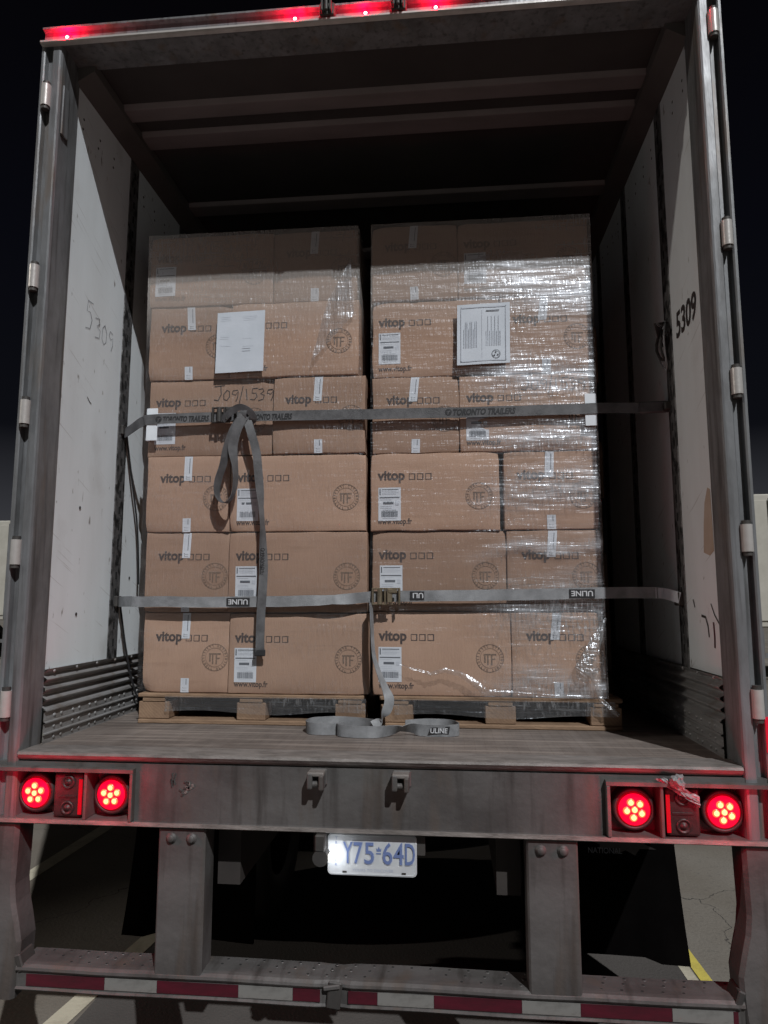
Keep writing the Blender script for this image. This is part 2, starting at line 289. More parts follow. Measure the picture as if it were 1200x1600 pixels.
# ------------------------------------------------------------------ mesh building
WL = {}                                                     # world location of each parent
class MB:
    def __init__(s): s.v = []; s.f = []; s.m = []; s.sm = []
    def add(s, vs, fs, m, smooth=False):
        b = len(s.v); s.v += [tuple(v) for v in vs]
        for f in fs: s.f.append([b + i for i in f]); s.m.append(m); s.sm.append(smooth)
    def bm(s, bm, m, smooth=False):
        bm.verts.ensure_lookup_table(); bm.verts.index_update()
        s.add([v.co for v in bm.verts], [[v.index for v in f.verts] for f in bm.faces], m, smooth); bm.free()
    def box(s, x0, x1, y0, y1, z0, z1, m, bev=0.0, rot=None, seg=1):
        bm = bmesh.new(); bmesh.ops.create_cube(bm, size=1)
        for v in bm.verts: v.co = Vector((v.co.x * (x1 - x0), v.co.y * (y1 - y0), v.co.z * (z1 - z0)))
        if bev: bmesh.ops.bevel(bm, geom=list(bm.edges), offset=bev, segments=seg, affect='EDGES', profile=.5)
        c = Vector(((x0 + x1) / 2, (y0 + y1) / 2, (z0 + z1) / 2))
        for v in bm.verts: v.co = (rot @ v.co if rot else v.co) + c
        s.bm(bm, m)
    def cyl(s, p0, p1, r, m, n=16, r2=None, smooth=True, cap=True):
        p0 = Vector(p0); p1 = Vector(p1); r2 = r if r2 is None else r2
        a = (p1 - p0).normalized(); u = a.orthogonal().normalized(); w_ = a.cross(u)
        vs = []
        for p, rr in ((p0, r), (p1, r2)):
            for i in range(n):
                t = 2 * math.pi * i / n; vs.append(p + (u * math.cos(t) + w_ * math.sin(t)) * rr)
        s.add(vs, [[i, (i + 1) % n, n + (i + 1) % n, n + i] for i in range(n)], m, smooth)
        if cap: s.add(vs, [list(range(n))[::-1], list(range(n, 2 * n))], m)
    def lathe(s, c, axis, prof, m, n=24):
        """prof: (radius, distance along axis)"""
        c = Vector(c); a = Vector(axis).normalized(); u = a.orthogonal().normalized(); w_ = a.cross(u); vs = []
        for r, h in prof:
            for i in range(n):
                t = 2 * math.pi * i / n; vs.append(c + a * h + (u * math.cos(t) + w_ * math.sin(t)) * max(r, 1e-5))
        fs = [[k * n + i, k * n + (i + 1) % n, (k + 1) * n + (i + 1) % n, (k + 1) * n + i] for k in range(len(prof) - 1) for i in range(n)]
        s.add(vs, fs, m, True)
    def extr(s, prof, axis, a0, a1, m, closed=True, cap=True, smooth=False):
        """prof: list of 2D points in the plane across axis ('X': (y,z), 'Y': (x,z), 'Z': (x,y))"""
        def P(q, a):
            return {'X': (a, q[0], q[1]), 'Y': (q[0], a, q[1]), 'Z': (q[0], q[1], a)}[axis]
        n = len(prof); vs = [P(q, a0) for q in prof] + [P(q, a1) for q in prof]
        s.add(vs, [[i, (i + 1) % n, n + (i + 1) % n, n + i] for i in range(n if closed else n - 1)], m, smooth)
        if cap and closed: s.add(vs, [list(range(n))[::-1], list(range(n, 2 * n))], m)
    def ribbon(s, pts, wd, w_, th, m, n=6, edge=None):
        """flat webbing along pts; wd = width directions at the points"""
        P = [Vector(p) for p in pts]; Wd = [Vector(d).normalized() for d in wd]
        if n > 1 and len(P) > 2:
            def cr(A, i, t):
                a, b, c, d = A[max(i - 1, 0)], A[i], A[i + 1], A[min(i + 2, len(A) - 1)]
                return .5 * ((2 * b) + (c - a) * t + (2 * a - 5 * b + 4 * c - d) * t * t + (3 * b - a - 3 * c + d) * t ** 3)
            Q = []; V = []
            for i in range(len(P) - 1):
                for k in range(n):
                    Q.append(cr(P, i, k / n)); V.append(Wd[i].lerp(Wd[i + 1], k / n).normalized())
            Q.append(P[-1]); V.append(Wd[-1]); P, Wd = Q, V
        vs = []
        for i, p in enumerate(P):
            t = (P[min(i + 1, len(P) - 1)] - P[max(i - 1, 0)]).normalized()
            if 0 < i < len(P) - 1:
                p = p + Vector((0, -.0012, .0022)) * noise.noise(p * 9) ; Wd[i] = (Wd[i] + t.cross(Wd[i]) * .10 * noise.noise(p * 7 + Vector((3, 1, 2)))).normalized()
            d = (Wd[i] - t * Wd[i].dot(t)).normalized(); nn = t.cross(d).normalized()
            for a, b in ((-.5, -.5), (.5, -.5), (.5, .5), (-.5, .5)): vs.append(p + d * a * w_ + nn * b * th)
        fs = []
        for i in range(len(P) - 1):
            for k in range(4): fs.append([i * 4 + k, i * 4 + (k + 1) % 4, i * 4 + 4 + (k + 1) % 4, i * 4 + 4 + k])
        L_ = (len(P) - 1) * 4
        wide = [f for j, f in enumerate(fs) if j % 4 in (0, 2)]; thin = [f for j, f in enumerate(fs) if j % 4 in (1, 3)]
        for j in (0, 2): s.add(vs, [f for q_, f in enumerate(fs) if q_ % 4 == j], m, True)
        s.add(vs, thin + [[3, 2, 1, 0], [L_, L_ + 1, L_ + 2, L_ + 3]], m)
    def tube(s, pts, r, m, n=8, sub=4):
        P = [Vector(p) for p in pts]
        vs = []; fs = []
        for i, p in enumerate(P):
            t = (P[min(i + 1, len(P) - 1)] - P[max(i - 1, 0)]).normalized(); u = t.cross(Vector((.31, .2, .93))).normalized(); w_ = t.cross(u)
            for k in range(n):
                a = 2 * math.pi * k / n; vs.append(p + (u * math.cos(a) + w_ * math.sin(a)) * r)
        for i in range(len(P) - 1):
            for k in range(n): fs.append([i * n + k, i * n + (k + 1) % n, (i + 1) * n + (k + 1) % n, (i + 1) * n + k])
        fs += [list(range(n))[::-1], [(len(P) - 1) * n + k for k in range(n)]]
        s.add(vs, fs, m, True)
    def text(s, t, size, org, m, right=(1, 0, 0), up=(0, 0, 1), bold=0.0, center=False, width=None, shear=0.0, surf=None):
        vs, fs, x0, x1 = glyphs(t, bold, shear); k = size
        r_ = Vector(right); u_ = Vector(up); o = Vector(org)
        kx = k if width is None else width / max(x1 - x0, 1e-6)
        ox = -(x0 + x1) / 2 if center else -x0
        pts = [o + r_ * ((x + ox) * kx) + u_ * (y * k) for x, y in vs]
        if surf: pts = [surf(p) for p in pts]
        s.add(pts, fs, m)
    def stroke(s, pts, w_, m, org, right=(1, 0, 0), up=(0, 0, 1), surf=None):
        """pen line drawn as a flat band"""
        r_ = Vector(right); u_ = Vector(up); o = Vector(org); vs = []
        for i, p in enumerate(pts):
            a = Vector(pts[max(i - 1, 0)]); b = Vector(pts[min(i + 1, len(pts) - 1)]); t = (b - a).normalized(); nn = Vector((-t.y, t.x)) * w_ / 2
            for q in (Vector(p) + nn, Vector(p) - nn):
                v = o + r_ * q.x + u_ * q.y; vs.append(surf(v) if surf else v)
        s.add(vs, [[2 * i, 2 * i + 1, 2 * i + 3, 2 * i + 2] for i in range(len(pts) - 1)], m)
    def build(s, name, parent=None, org=None):
        me = bpy.data.meshes.new(name)
        if org is None:
            if s.v:
                xs, ys, zs = zip(*s.v); org = Vector(((min(xs) + max(xs)) / 2, (min(ys) + max(ys)) / 2, min(zs)))
            else: org = Vector()
        org = Vector(org)
        me.from_pydata([Vector(v) - org for v in s.v], [], s.f)
        names = []
        for m in s.m:
            if m not in names: names.append(m)
        for nm in names: me.materials.append(MAT[nm])
        me.polygons.foreach_set('material_index', [names.index(m) for m in s.m])
        me.polygons.foreach_set('use_smooth', s.sm); me.update()
        o = bpy.data.objects.new(name, me); COL.objects.link(o)
        if parent is not None: o.parent = parent; o.location = org - WL[parent.name]
        else: o.location = org
        WL[o.name] = org; return o

_gc = {}
def glyphs(t, bold, shear):
    key = (t, bold, shear)
    if key not in _gc:
        cu = bpy.data.curves.new('t', 'FONT'); cu.body = t; cu.size = 1; cu.offset = bold; cu.resolution_u = 3; cu.shear = shear
        o = bpy.data.objects.new('t', cu); COL.objects.link(o); bpy.context.view_layer.update()
        me = bpy.data.meshes.new_from_object(o.evaluated_get(bpy.context.evaluated_depsgraph_get()))
        vs = [(v.co.x, v.co.y) for v in me.vertices]; fs = [list(p.vertices) for p in me.polygons]
        COL.objects.unlink(o); bpy.data.objects.remove(o); bpy.data.curves.remove(cu); bpy.data.meshes.remove(me)
        xs = [v[0] for v in vs]; _gc[key] = (vs, fs, min(xs), max(xs))
    return _gc[key]
def empty(name, loc, parent=None):
    o = bpy.data.objects.new(name, None); COL.objects.link(o); o.empty_display_size = .1; loc = Vector(loc)
    if parent is not None: o.parent = parent; o.location = loc - WL[parent.name]
    else: o.location = loc
    WL[o.name] = loc; return o
def tag(o, label=None, cat=None, group=None, kind=None):
    if label: o['label'] = label
    if cat: o['category'] = cat
    if group: o['group'] = group
    if kind: o['kind'] = kind
    return o
def copy_to(o, loc):                                         # a copy of a part at another world place
    c = o.copy(); COL.objects.link(c); c.parent = o.parent
    c.location = Vector(loc) - (WL[o.parent.name] if o.parent else Vector()); WL[c.name] = Vector(loc)
    for ch in list(o.children):
        d = ch.copy(); COL.objects.link(d); d.parent = c; WL[d.name] = Vector(loc) + ch.location
    return c

# ------------------------------------------------------------------ ground
GZ = -1.25
g = MB(); g.add([(-600, -600, GZ), (600, -600, GZ), (600, 900, GZ), (-600, 900, GZ)], [[0, 1, 2, 3]], 'concrete')
tag(g.build('ground', org=(0, 0, GZ)), kind='structure')
def strip(x0, y0, x1, y1, w_, z, m, n=10):
    a = Vector((x0, y0)); b = Vector((x1, y1)); t = (b - a).normalized(); q = Vector((-t.y, t.x)) * w_ / 2; k = MB(); vs = []
    for i in range(n + 1):
        c = a.lerp(b, i / n)
        for s_ in (1, -1):
            j = 1 + .07 * noise.noise(Vector((c.x * 3, c.y * 3, s_)))
            vs.append((c.x + q.x * s_ * j, c.y + q.y * s_ * j, z))
    k.add(vs, [[2 * i, 2 * i + 2, 2 * i + 3, 2 * i + 1] for i in range(n)], m); return k
for args in ((-2.44, 2.0, -2.30, 8.0, .11, GZ + .004, 'line_paint'), (-1.41, .40, -1.27, 1.75, .10, GZ + .004, 'line_paint')):
    tag(strip(*args).build('painted_line'), kind='structure')
tag(strip(1.500, .5, 1.455, 1.75, .055, GZ + .004, 'line_yellow').build('painted_line'), kind='structure')
tag(strip(1.435, .5, 1.395, 1.75, .05, GZ + .004, 'line_paint').build('painted_line'), kind='structure')
pv = MB(); pv.add([(-1.34, -4, GZ + .002), (1.39, -4, GZ + .002), (1.37, 16, GZ + .002), (-1.2, 16, GZ + .002)], [[0, 1, 2, 3]], 'asphalt')  # asphalt bay; its unseen reach behind the camera is set to limit bounced light
tag(pv.build('parking_bay'), kind='structure')

# ------------------------------------------------------------------ the trailer
T = empty('box_trailer', (0, 0, GZ))
tag(T, 'open rear of grey dry van trailer loaded with two shrink wrapped pallets of boxes', 'trailer')
HZ = 2.722; WX = 1.223; LEN = 14.0
# floor
m = MB(); m.box(-WX, WX, .130, LEN, -.04, 0, 'deck_wood'); m.build('floor_deck', T, (0, 0, 0))
# side walls with liner panels
for sx in (-1, 1):
    off = 0 if sx < 0 else -.145
    m = MB(); ys = [.13] + [.62 + off + .61 * i for i in range(22)]
    for i in range(len(ys) - 1):
        y0 = ys[i] + (0 if i == 0 else .088); y1 = ys[i + 1]
        if sx < 0: m.box(-WX - .03, -WX, y0, y1, .268, 2.68, 'wall_panel')
        else: m.box(WX, WX + .03, y0, y1, .268, 2.68, 'wall_panel')
        for k in range(int((y1 - y0) / .13)):                # pairs of rivet holes by the top rail
            for z in (2.545, 2.50):
                yy = y0 + .07 + k * .13 + random.uniform(-.01, .01)
                m.cyl((sx * (WX - .0005), yy, z), (sx * (WX + .002), yy, z), .006, 'track_slot', 8)
    m.box(min(sx * (WX + .03), sx * (WX + .075)), max(sx * (WX + .03), sx * (WX + .075)), .13, LEN, -.2, 2.78, 'neighbour_white')
    wall = m.build('side_wall', T)
    # logistic tracks
    for i in range(4):
        y0 = .62 + off + .61 * i; m = MB(); x = sx * WX
        m.box(min(x - sx * .004, x + sx * .02), max(x - sx * .004, x + sx * .02), y0, y0 + .088, .262, 2.655, 'track_metal', .003)
        z = .32
        while z < 2.6:
            xs = x - sx * .0048
            m.box(min(xs, xs + sx * .003), max(xs, xs + sx * .003), y0 + .037, y0 + .051, z, z + .034, 'track_slot'); z += .075
        m.build('logistic_track', wall)
    # corrugated aluminium scuff band
    m = MB(); prof = []; N = 44
    for k in range(N + 1):
        t = k / N; z = .122 + .148 * t; prof.append((sx * (WX - .012 - .011 * math.cos(2 * math.pi * 4 * t)), z))
    low = [(sx * (WX - .018), .0)]
    for z in (.035, .076, .119):
        low += [(sx * (WX - .018), z - .004), (sx * (WX - .026), z - .002), (sx * (WX - .026), z + .002), (sx * (WX - .018), z + .004)]
    m.extr(low + prof, 'Y', .13, LEN, 'scuff_aluminium', closed=False)
    for (zz, dx) in ((.017, .018), (.055, .018), (.097, .018)):
        y = .20
        while y < 3.2:
            for dy in (0, .048):
                m.lathe((sx * (WX - dx), y + dy, zz), (-sx, 0, 0), [(.0075, 0), (.0065, .003), (.003, .0045), (0, .005)], 'scuff_aluminium', 8)
            y += .13
    y = .18
    while y < 3.2:
        m.lathe((sx * (WX - .020), y, .262), (-sx, 0, 0), [(.007, 0), (.006, .003), (0, .005)], 'scuff_aluminium', 8); y += .16
    m.build('scuff_plate', wall)
# handwritten and printed fleet number on the walls
nx, ny = -WX + .0015, 0
wl = [o for o in T.children if o.name.startswith('side_wall')]
digits = {'5': [[(.055, .13), (.012, .128), (.006, .08), (.034, .084), (.05, .055), (.036, .012), (.0, .004)]],
          '3': [[(0, .085), (.03, .092), (.04, .072), (.014, .054), (.044, .042), (.04, .008), (.004, 0)]],
          '0': [[(.024, .09), (.004, .07), (.002, .02), (.02, 0), (.038, .016), (.042, .06), (.024, .09)]],
          '9': [[(.036, .082), (.012, .088), (.004, .066), (.020, .050), (.038, .064), (.040, .030), (.026, .0)]],
          '8': [[(.034, .09), (.006, .085), (.006, .062), (.036, .045), (.036, .01), (.012, 0), (.004, .02), (.034, .058), (.036, .09)]]}
m = MB()
for ch, yy in zip('5309', (.295, .372, .432, .492)):
    for st in digits[ch]: m.stroke(st, .0028, 'paper_print', (nx, yy, 1.665 - (yy - .295) * .1), (0, 1, 0), (0, 0, 1))
m.build('handwritten_number', wl[0])
m = MB(); m.text('5309', .145, (WX - .0015, .425, 1.578), 'marker_ink', (0, -1, 0), (0, 0, 1), bold=.025, width=.235, shear=0.12)
m.build('printed_number', wl[1])
# wear marks on the walls, one mesh each
for pts, w_, mt, o_ in (([(0, 0), (.04, -.004), (.06, -.035), (.066, -.075)], .010, 'dark_metal', (WX - .0012, .32, .47)), ([(0, .07), (.03, .03), (.07, 0)], .007, 'dark_metal', (WX - .0012, .22, .445)),
                        ([(0, .09), (.004, .04), (0, 0)], .012, 'tape_red', (WX - .0014, .205, .36)), ([(0, .03), (.015, 0)], .008, 'dark_metal', (WX - .0012, .40, .50))):
    m = MB(); m.stroke(pts, w_, mt, o_, (0, -1, 0)); m.build('scuff_mark', wl[1])
m = MB(); m.stroke([(0, .02), (.02, .004), (.035, 0)], .004, 'dark_metal', (nx, .34, 1.36), (0, 1, 0)); m.build('scuff_mark', wl[0])
for a, b in ((.33, .905), (.345, .47), (.80, .63)):
    m = MB(); m.cyl((nx, a, b), (nx + .001, a, b), .007, 'dark_metal', 9); m.build('scuff_mark', wl[0])
# pale peeled patch low on the right wall
m = MB(); pp = [(.26, .70), (.245, .80), (.225, .88), (.19, .93), (.165, .92), (.16, .70), (.20, .685)]
m.add([(WX - .0010, y, z) for y, z in pp], [list(range(len(pp)))], 'peeled_board'); m.build('peeled_patch', wl[1])
# top rails and roof
for sx in (-1, 1):
    m = MB(); m.extr([(sx * WX, 2.655), (sx * 1.145, 2.700), (sx * 1.14, 2.735), (sx * 1.255, 2.735), (sx * 1.255, 2.655)], 'Y', .12, LEN, 'rail_steel'); m.build('top_rail', T)
m = MB(); m.box(-1.30, 1.30, .05, LEN, 2.740, 2.790, 'roof_skin'); roof = m.build('roof', T)
for y, wb in ((.42, .084), (.612, .10), (1.21, .10), (1.80, .10), (2.40, .10), (3.0, .10)):
    m = MB(); h = wb / 2
    m.extr([(y - h - .012, 2.7395), (y - h, 2.7215), (y - h + .004, 2.7195), (y + h - .004, 2.7195), (y + h, 2.7215), (y + h + .012, 2.7395)],
           'X', -1.15, 1.15, 'roof_steel'); m.build('roof_bow', roof)
m = MB(); m.box(-WX, WX, LEN, LEN + .04, -.02, 2.78, 'wall_panel'); m.build('nose_wall', T)
# rear frame posts
for sx in (-1, 1):
    m = MB()
    pr = [(1.215, .135), (1.215, .010), (1.2195, .002), (1.226, 0), (1.250, 0), (1.254, .004), (1.256, .026), (1.283, .026), (1.286, .004), (1.291, 0), (1.300, .001), (1.302, .010), (1.302, .135)]
    m.extr([(sx * a, b) for a, b in pr], 'Z', -.232, 2.742, 'galvanised')
    post = m.build('door_post', T)
    # hinges: butts sit in the channel
    proto = None
    for z in ((2.50, 1.75, 1.22, .70, .165) if sx < 0 else (2.60, 1.79, 1.26, .73, .20)):
        if proto is None:
            m = MB(); x = sx * 1.268
            m.cyl((x, -.004, z - .045), (x, -.004, z + .045), .0185, 'hinge_metal', 16)
            m.cyl((x, -.004, z + .045), (x, -.004, z + .058), .0145, 'dark_metal', 12)
            m.cyl((x, -.004, z - .058), (x, -.004, z - .045), .0150, 'dark_metal', 12)
            m.box(x - .015, x + .015, .0, .025, z - .05, z + .05, 'galvanised', .004)
            proto = m.build('hinge', post); z0 = z; base = WL[proto.name]
        else: copy_to(proto, base + Vector((0, 0, z - z0)))
    if sx < 0:
        m = MB(); m.box(-1.214, -1.206, .015, .06, 2.35, 2.56, 'galvanised', .003); m.build('stop_plate', post)
    m = MB(); m.box(min(sx * 1.287, sx * 1.300), max(sx * 1.287, sx * 1.301), -.003, -.0005, .035 if sx < 0 else .05, .10 if sx < 0 else .16, 'reflector_red'); m.build('red_reflector', post)
# rear doors swung right round and standing along the outside of the walls
for sx in (-1, 1):
    m = MB(); m.box(min(sx * 1.312, sx * 1.352), max(sx * 1.312, sx * 1.352), .16, 1.38, .02, 2.70, 'neighbour_white', .004)
    d = m.build('rear_door', T)
    tag(d, ('left' if sx < 0 else 'right') + ' rear door swung open against the side of the trailer')
    m = MB(); m.cyl((sx * 1.372, 1.25, .0), (sx * 1.372, 1.25, 2.72), .016, 'galvanised', 12)
    m.build('locking_rod', d)
# header
m = MB()
m.extr([(-.004, 2.802), (.14, 2.802), (.14, 2.722), (.012, 2.722), (.0, 2.720), (-.014, 2.722), (-.016, 2.730), (-.006, 2.734), (.014, 2.736), (.014, 2.790), (-.004, 2.794)], 'X', -1.30, 1.30, 'galvanised')
m.extr([(-.0145, 2.7215), (-.0175, 2.726), (-.0165, 2.7315), (-.006, 2.7345), (.0135, 2.7366), (.0135, 2.7375), (-.007, 2.7362), (-.019, 2.732), (-.0195, 2.724), (-.015, 2.7195), (0, 2.7175), (0, 2.7195)], 'X', -1.298, 1.298, 'hinge_metal')
hdr = m.build('header', T)
mk = None
for x in (-1.20, -.275, .0, .268, 1.172):
    p = (x, .014, 2.757)
    if mk is None:
        m = MB(); m.lathe(p, (0, -1, 0), [(.018, 0), (.018, .004), (.0155, .006), (.0155, .004)], 'rubber', 16); mk = m.build('marker_light', hdr, p); mkp = Vector(p)
        m = MB(); m.lathe(p, (0, -1, 0), [(.0155, .004), (.013, .009), (.007, .012), (.005, .0124)], 'marker_lens', 16); m.build('lens', mk, p)
        m = MB(); m.lathe(p, (0, -1, 0), [(.0065, .0124), (.004, .0145), (0, .0152)], 'marker_core', 12); m.build('glowing_core', mk, p)
    else: copy_to(mk, p)
    # its light
    ld = bpy.data.lights.new('MarkerGlow', 'POINT'); ld.energy = 2.6 if abs(x) < 1 else 3.8; ld.color = (1, .0, .03); ld.shadow_soft_size = .012
    lo = bpy.data.objects.new('MarkerGlow', ld); COL.objects.link(lo); lo.location = (x, -.012, 2.757)
    lo.parent = hdr; lo.location = Vector((x, -.016, 2.757)) - WL[hdr.name]
for x in (-.145, .128):                                      # keepers for the locking rods
    m = MB(); m.box(x - .030, x + .030, -.026, .013, 2.737, 2.789, 'dark_metal', .004)
    m.box(x - .020, x - .012, -.045, -.024, 2.742, 2.788, 'dark_metal', .002); m.box(x + .012, x + .020, -.045, -.024, 2.742, 2.788, 'dark_metal', .002)
    m.cyl((x, -.040, 2.745), (x, -.040, 2.80), .007, 'dark_metal', 10)
    m.build('rod_keeper', hdr)

# ------------------------------------------------------------------ rear sill with lamp boxes
m = MB(); SB = -.230; BX = .790; TOP = -.050
# top tread plate and its rounded nose
m.extr([(.116, -.001), (.116, -.03), (.02, -.03), (.004, -.018), (-.004, -.006), (.0, .002), (.012, .004), (.115, .004)], 'X', -1.213, 1.213, 'sill_edge')
m.box(-1.30, 1.30, .006, .10, -.052, -.031, 'galvanised_sill')
m.box(-BX, BX, .006, .10, SB + .012, -.052, 'galvanised_sill')
m.extr([(-.012, SB), (-.012, SB + .010), (-.008, SB + .014), (.10, SB + .014), (.10, SB)], 'X', -1.30, 1.30, 'galvanised_sill')
m.extr([(-.014, SB + .0135), (-.016, SB + .002), (-.012, SB - .001), (-.010, SB + .0135)], 'X', -1.30, 1.30, 'sill_edge')
m.box(-1.213, 1.213, .1175, .1290, -.012, .0012, 'dark_metal')
sill = m.build('rear_sill', T)
for sx in (-1, 1):
    def X(a, b): return (min(sx * a, sx * b), max(sx * a, sx * b))
    m = MB()
    m.box(*X(BX + .008, 1.30), .075, .080, SB + .014, TOP - .006, 'galvanised_sill')            # back plate
    m.extr([(-.018, TOP + .004), (-.018, TOP - .008), (.0055, TOP - .008), (.0055, TOP + .006), (-.012, TOP + .006)], 'X', *X(BX - .006, 1.30), 'galvanised_sill')
    m.box(*X(BX - .006, BX + .006), -.018, .0745, SB + .0145, TOP - .0085, 'galvanised_sill', .002)
    m.box(*X(.952, .962), -.010, .0745, SB + .0145, TOP - .0085, 'galvanised_sill', .002)
    box_ = m.build('lamp_box', sill)
    # round stop lamps
    lp = None
    for x in (sx * .877, sx * 1.153):
        c = (x, .030, -.139)
        if lp is None:
            m = MB(); m.lathe(c, (0, -1, 0), [(.068, -.044), (.068, -.002), (.064, .006), (.056, .008), (.0545, .002)], 'rubber', 32)
            lp = m.build('stop_lamp', box_, c); lp0 = lp
            m = MB(); m.lathe(c, (0, -1, 0), [(.0545, .003), (.052, .008), (.049, .009)], 'lens_rim', 32); m.lathe(c, (0, -1, 0), [(.049, .009), (.03, .013), (.012, .0145), (0, .015)], 'lens_red', 32)
            for k in range(6):
                a = 2 * math.pi * k / 5 + R(20 + 25 * (sx > 0)); rr = 0 if k == 5 else .0245
                q = Vector(c) + Vector((rr * math.cos(a), 0, rr * math.sin(a)))
                m.lathe(q, (0, -1, 0), [(.0125, .0135), (.0085, .0165)], 'led_halo', 14)
                m.lathe(q, (0, -1, 0), [(.0085, .0165), (.005, .0185), (0, .0195)], 'led_glow', 14)
            m.build('lens', lp, c)
        else: copy_to(lp, c)
        ld = bpy.data.lights.new('LampGlow', 'POINT'); ld.energy = 1.3; ld.color = (1, .0, .035); ld.shadow_soft_size = .04
        lo = bpy.data.objects.new('LampGlow', ld); COL.objects.link(lo); lo.parent = box_; lo.location = Vector((x, -.115, -.135)) - WL[box_.name]
    # black switch module between the lamps
    m = MB(); xc = sx * 1.022
    m.box(xc - .052, xc + .052, .000, .074, SB + .018, TOP - .014, 'module_plastic', .010, seg=3)
    for z in (-.095, -.180):
        m.lathe((xc, 0, z), (0, -1, 0), [(.024, 0), (.023, .004), (.018, .005), (.016, .001), (.010, .001), (.009, .006), (.0, .007)], 'module_plastic', 18)
    m.box(xc - .034, xc + .030, -.003, .0, -.146, -.138, 'module_plastic', .001)
    m.build('lamp_module', box_)
    m = MB(); xr = xc - sx * .046
    m.box(xr - .006, xr + .006, -.004, .0, SB + .03, -.085, 'module_edge_glow'); m.build('side_glow', box_)  # red emissive strip along the module edge, not a lamp of its own
# hooks below the lip
for x in (-.148, .131):
    m = MB()
    m.box(x - .030, x + .030, -.008, .005, -.082, -.030, 'galvanised_sill', .004)
    m.box(x - .030, x - .012, -.052, -.008, -.086, -.034, 'galvanised_sill', .005, seg=2)
    m.box(x + .010, x + .026, -.058, -.008, -.088, -.040, 'galvanised_sill', .005, seg=2)
    m.box(x - .030, x + .026, -.050, -.008, -.046, -.032, 'sill_edge', .004, seg=2)
    m.cyl((x - .012, -.034, -.072), (x + .012, -.034, -.072), .010, 'galvanised_sill', 10)
    m.build('door_hook', sill)
for x, z in ((-.66, -.10), (-.61, -.118), (-.585, -.09)):
    pass
m = MB()
for k in range(14):
    x = -.60 + random.gauss(0, .012); z = -.105 + random.gauss(0, .016)
    m.box(x - .004, x + .004, .0035, .0058, z - .006, z + .006, random.choice(['sill_edge', 'dark_metal']), .0008, Matrix.Rotation(random.random() * 3, 3, 'Y'))
for k in range(8):
    x = -.655 + random.gauss(0, .005); z = -.085 + random.gauss(0, .018)
    m.box(x - .002, x + .002, .0035, .0058, z - .008, z + .008, 'dark_metal', .0006, Matrix.Rotation(random.uniform(-.3, .3), 3, 'Y'))
m.build('chipped_weld', sill)

# ------------------------------------------------------------------ under-ride guard
ug = empty('underride_guard', (0, 0, -.76), T)
for x0, x1 in ((-.692, -.530), (.530, .692)):
    m = MB()
    m.extr([(x0, .004), (x0 + .006, -.002), (x1 - .006, -.002), (x1, .004), (x1, .09), (x1 - .008, .09), (x1 - .008, .008), (x0 + .008, .008), (x0 + .008, .09), (x0, .09)], 'Z', -.700, -.2315, 'galvanised_sill')
    for dx in (.045, .115):
        m.lathe((x0 + dx, -.002, -.266), (0, -1, 0), [(.018, 0), (.018, .003), (.012, .0035), (.012, .010), (.010, .012), (0, .0125)], 'galvanised_sill', 12)
    m.build('guard_post', ug)
# bumper channel with punched tread
def sag(x): return .0 if abs(x) > 9 else 0
NB = 60
prof = [(.115, -.688), (.020, -.686), (.006, -.688), (-.004, -.695), (-.006, -.703), (-.001, -.710), (.004, -.712), (.004, -.758), (-.004, -.763), (.0, -.768), (.115, -.768)]
m = MB(); vs = []; n = len(prof)
for i in range(NB + 1):
    x = -1.17 + 2.345 * i / NB; dent = .018 * math.exp(-((x + .09) / .03) ** 2); wob = .003 * noise.noise(Vector((x * 3, 0, 0)))
    for y, z in prof: vs.append((x, y + (dent if y < .05 else 0), z + wob - dent * .3))
m.add(vs, [[i * n + k, i * n + (k + 1) % n, (i + 1) * n + (k + 1) % n, (i + 1) * n + k] for i in range(NB) for k in range(n)], 'galvanised_sill')
m.add(vs, [list(range(n)), [NB * n + k for k in range(n)][::-1]], 'galvanised_sill')
x = -1.12
while x < 1.14:
    if not any(a - .02 < x < b + .02 for a, b in ((-.692, -.530), (.530, .692))):
        for y in (.032, .068, .100):
            m.lathe((x + (y - .03) * .35, y, -.6885), (0, 0, 1), [(.0068, 0), (.0058, .0022), (.0046, .0022), (.0046, -.0), (0, -.0)], 'galvanised_sill', 8)
            m.cyl((x + (y - .03) * .35, y, -.6872), (x + (y - .03) * .35, y, -.6860), .0048, 'track_slot', 8)
    x += .0625
bar = m.build('bumper_bar', ug)
xs = -1.135; k = 0
while xs < 1.15:
    L_ = .275 if k % 2 == 0 else .180; x1 = min(xs + L_, 1.155)
    if not (xs < -.09 < x1): seg = [(xs, x1)]
    else: seg = [(xs, -.135), (-.045, x1)]
    for a, b in seg:
        m = MB(); m.box(a + .0005, b - .0005, .0015, .0034, -.7535, -.7165, 'tape_red' if k % 2 == 0 else 'tape_white'); m.build('reflective_tape', ug)
    xs = x1; k += 1
m = MB(); m.box(-.112, -.066, -.003, .006, -.772, -.690, 'dark_metal', .004, Matrix.Rotation(R(6), 3, 'Y')); m.box(-.124, -.07, -.010, .004, -.712, -.698, 'galvanised_sill', .003, Matrix.Rotation(R(-9), 3, 'Y')); m.build('bent_bracket', ug)
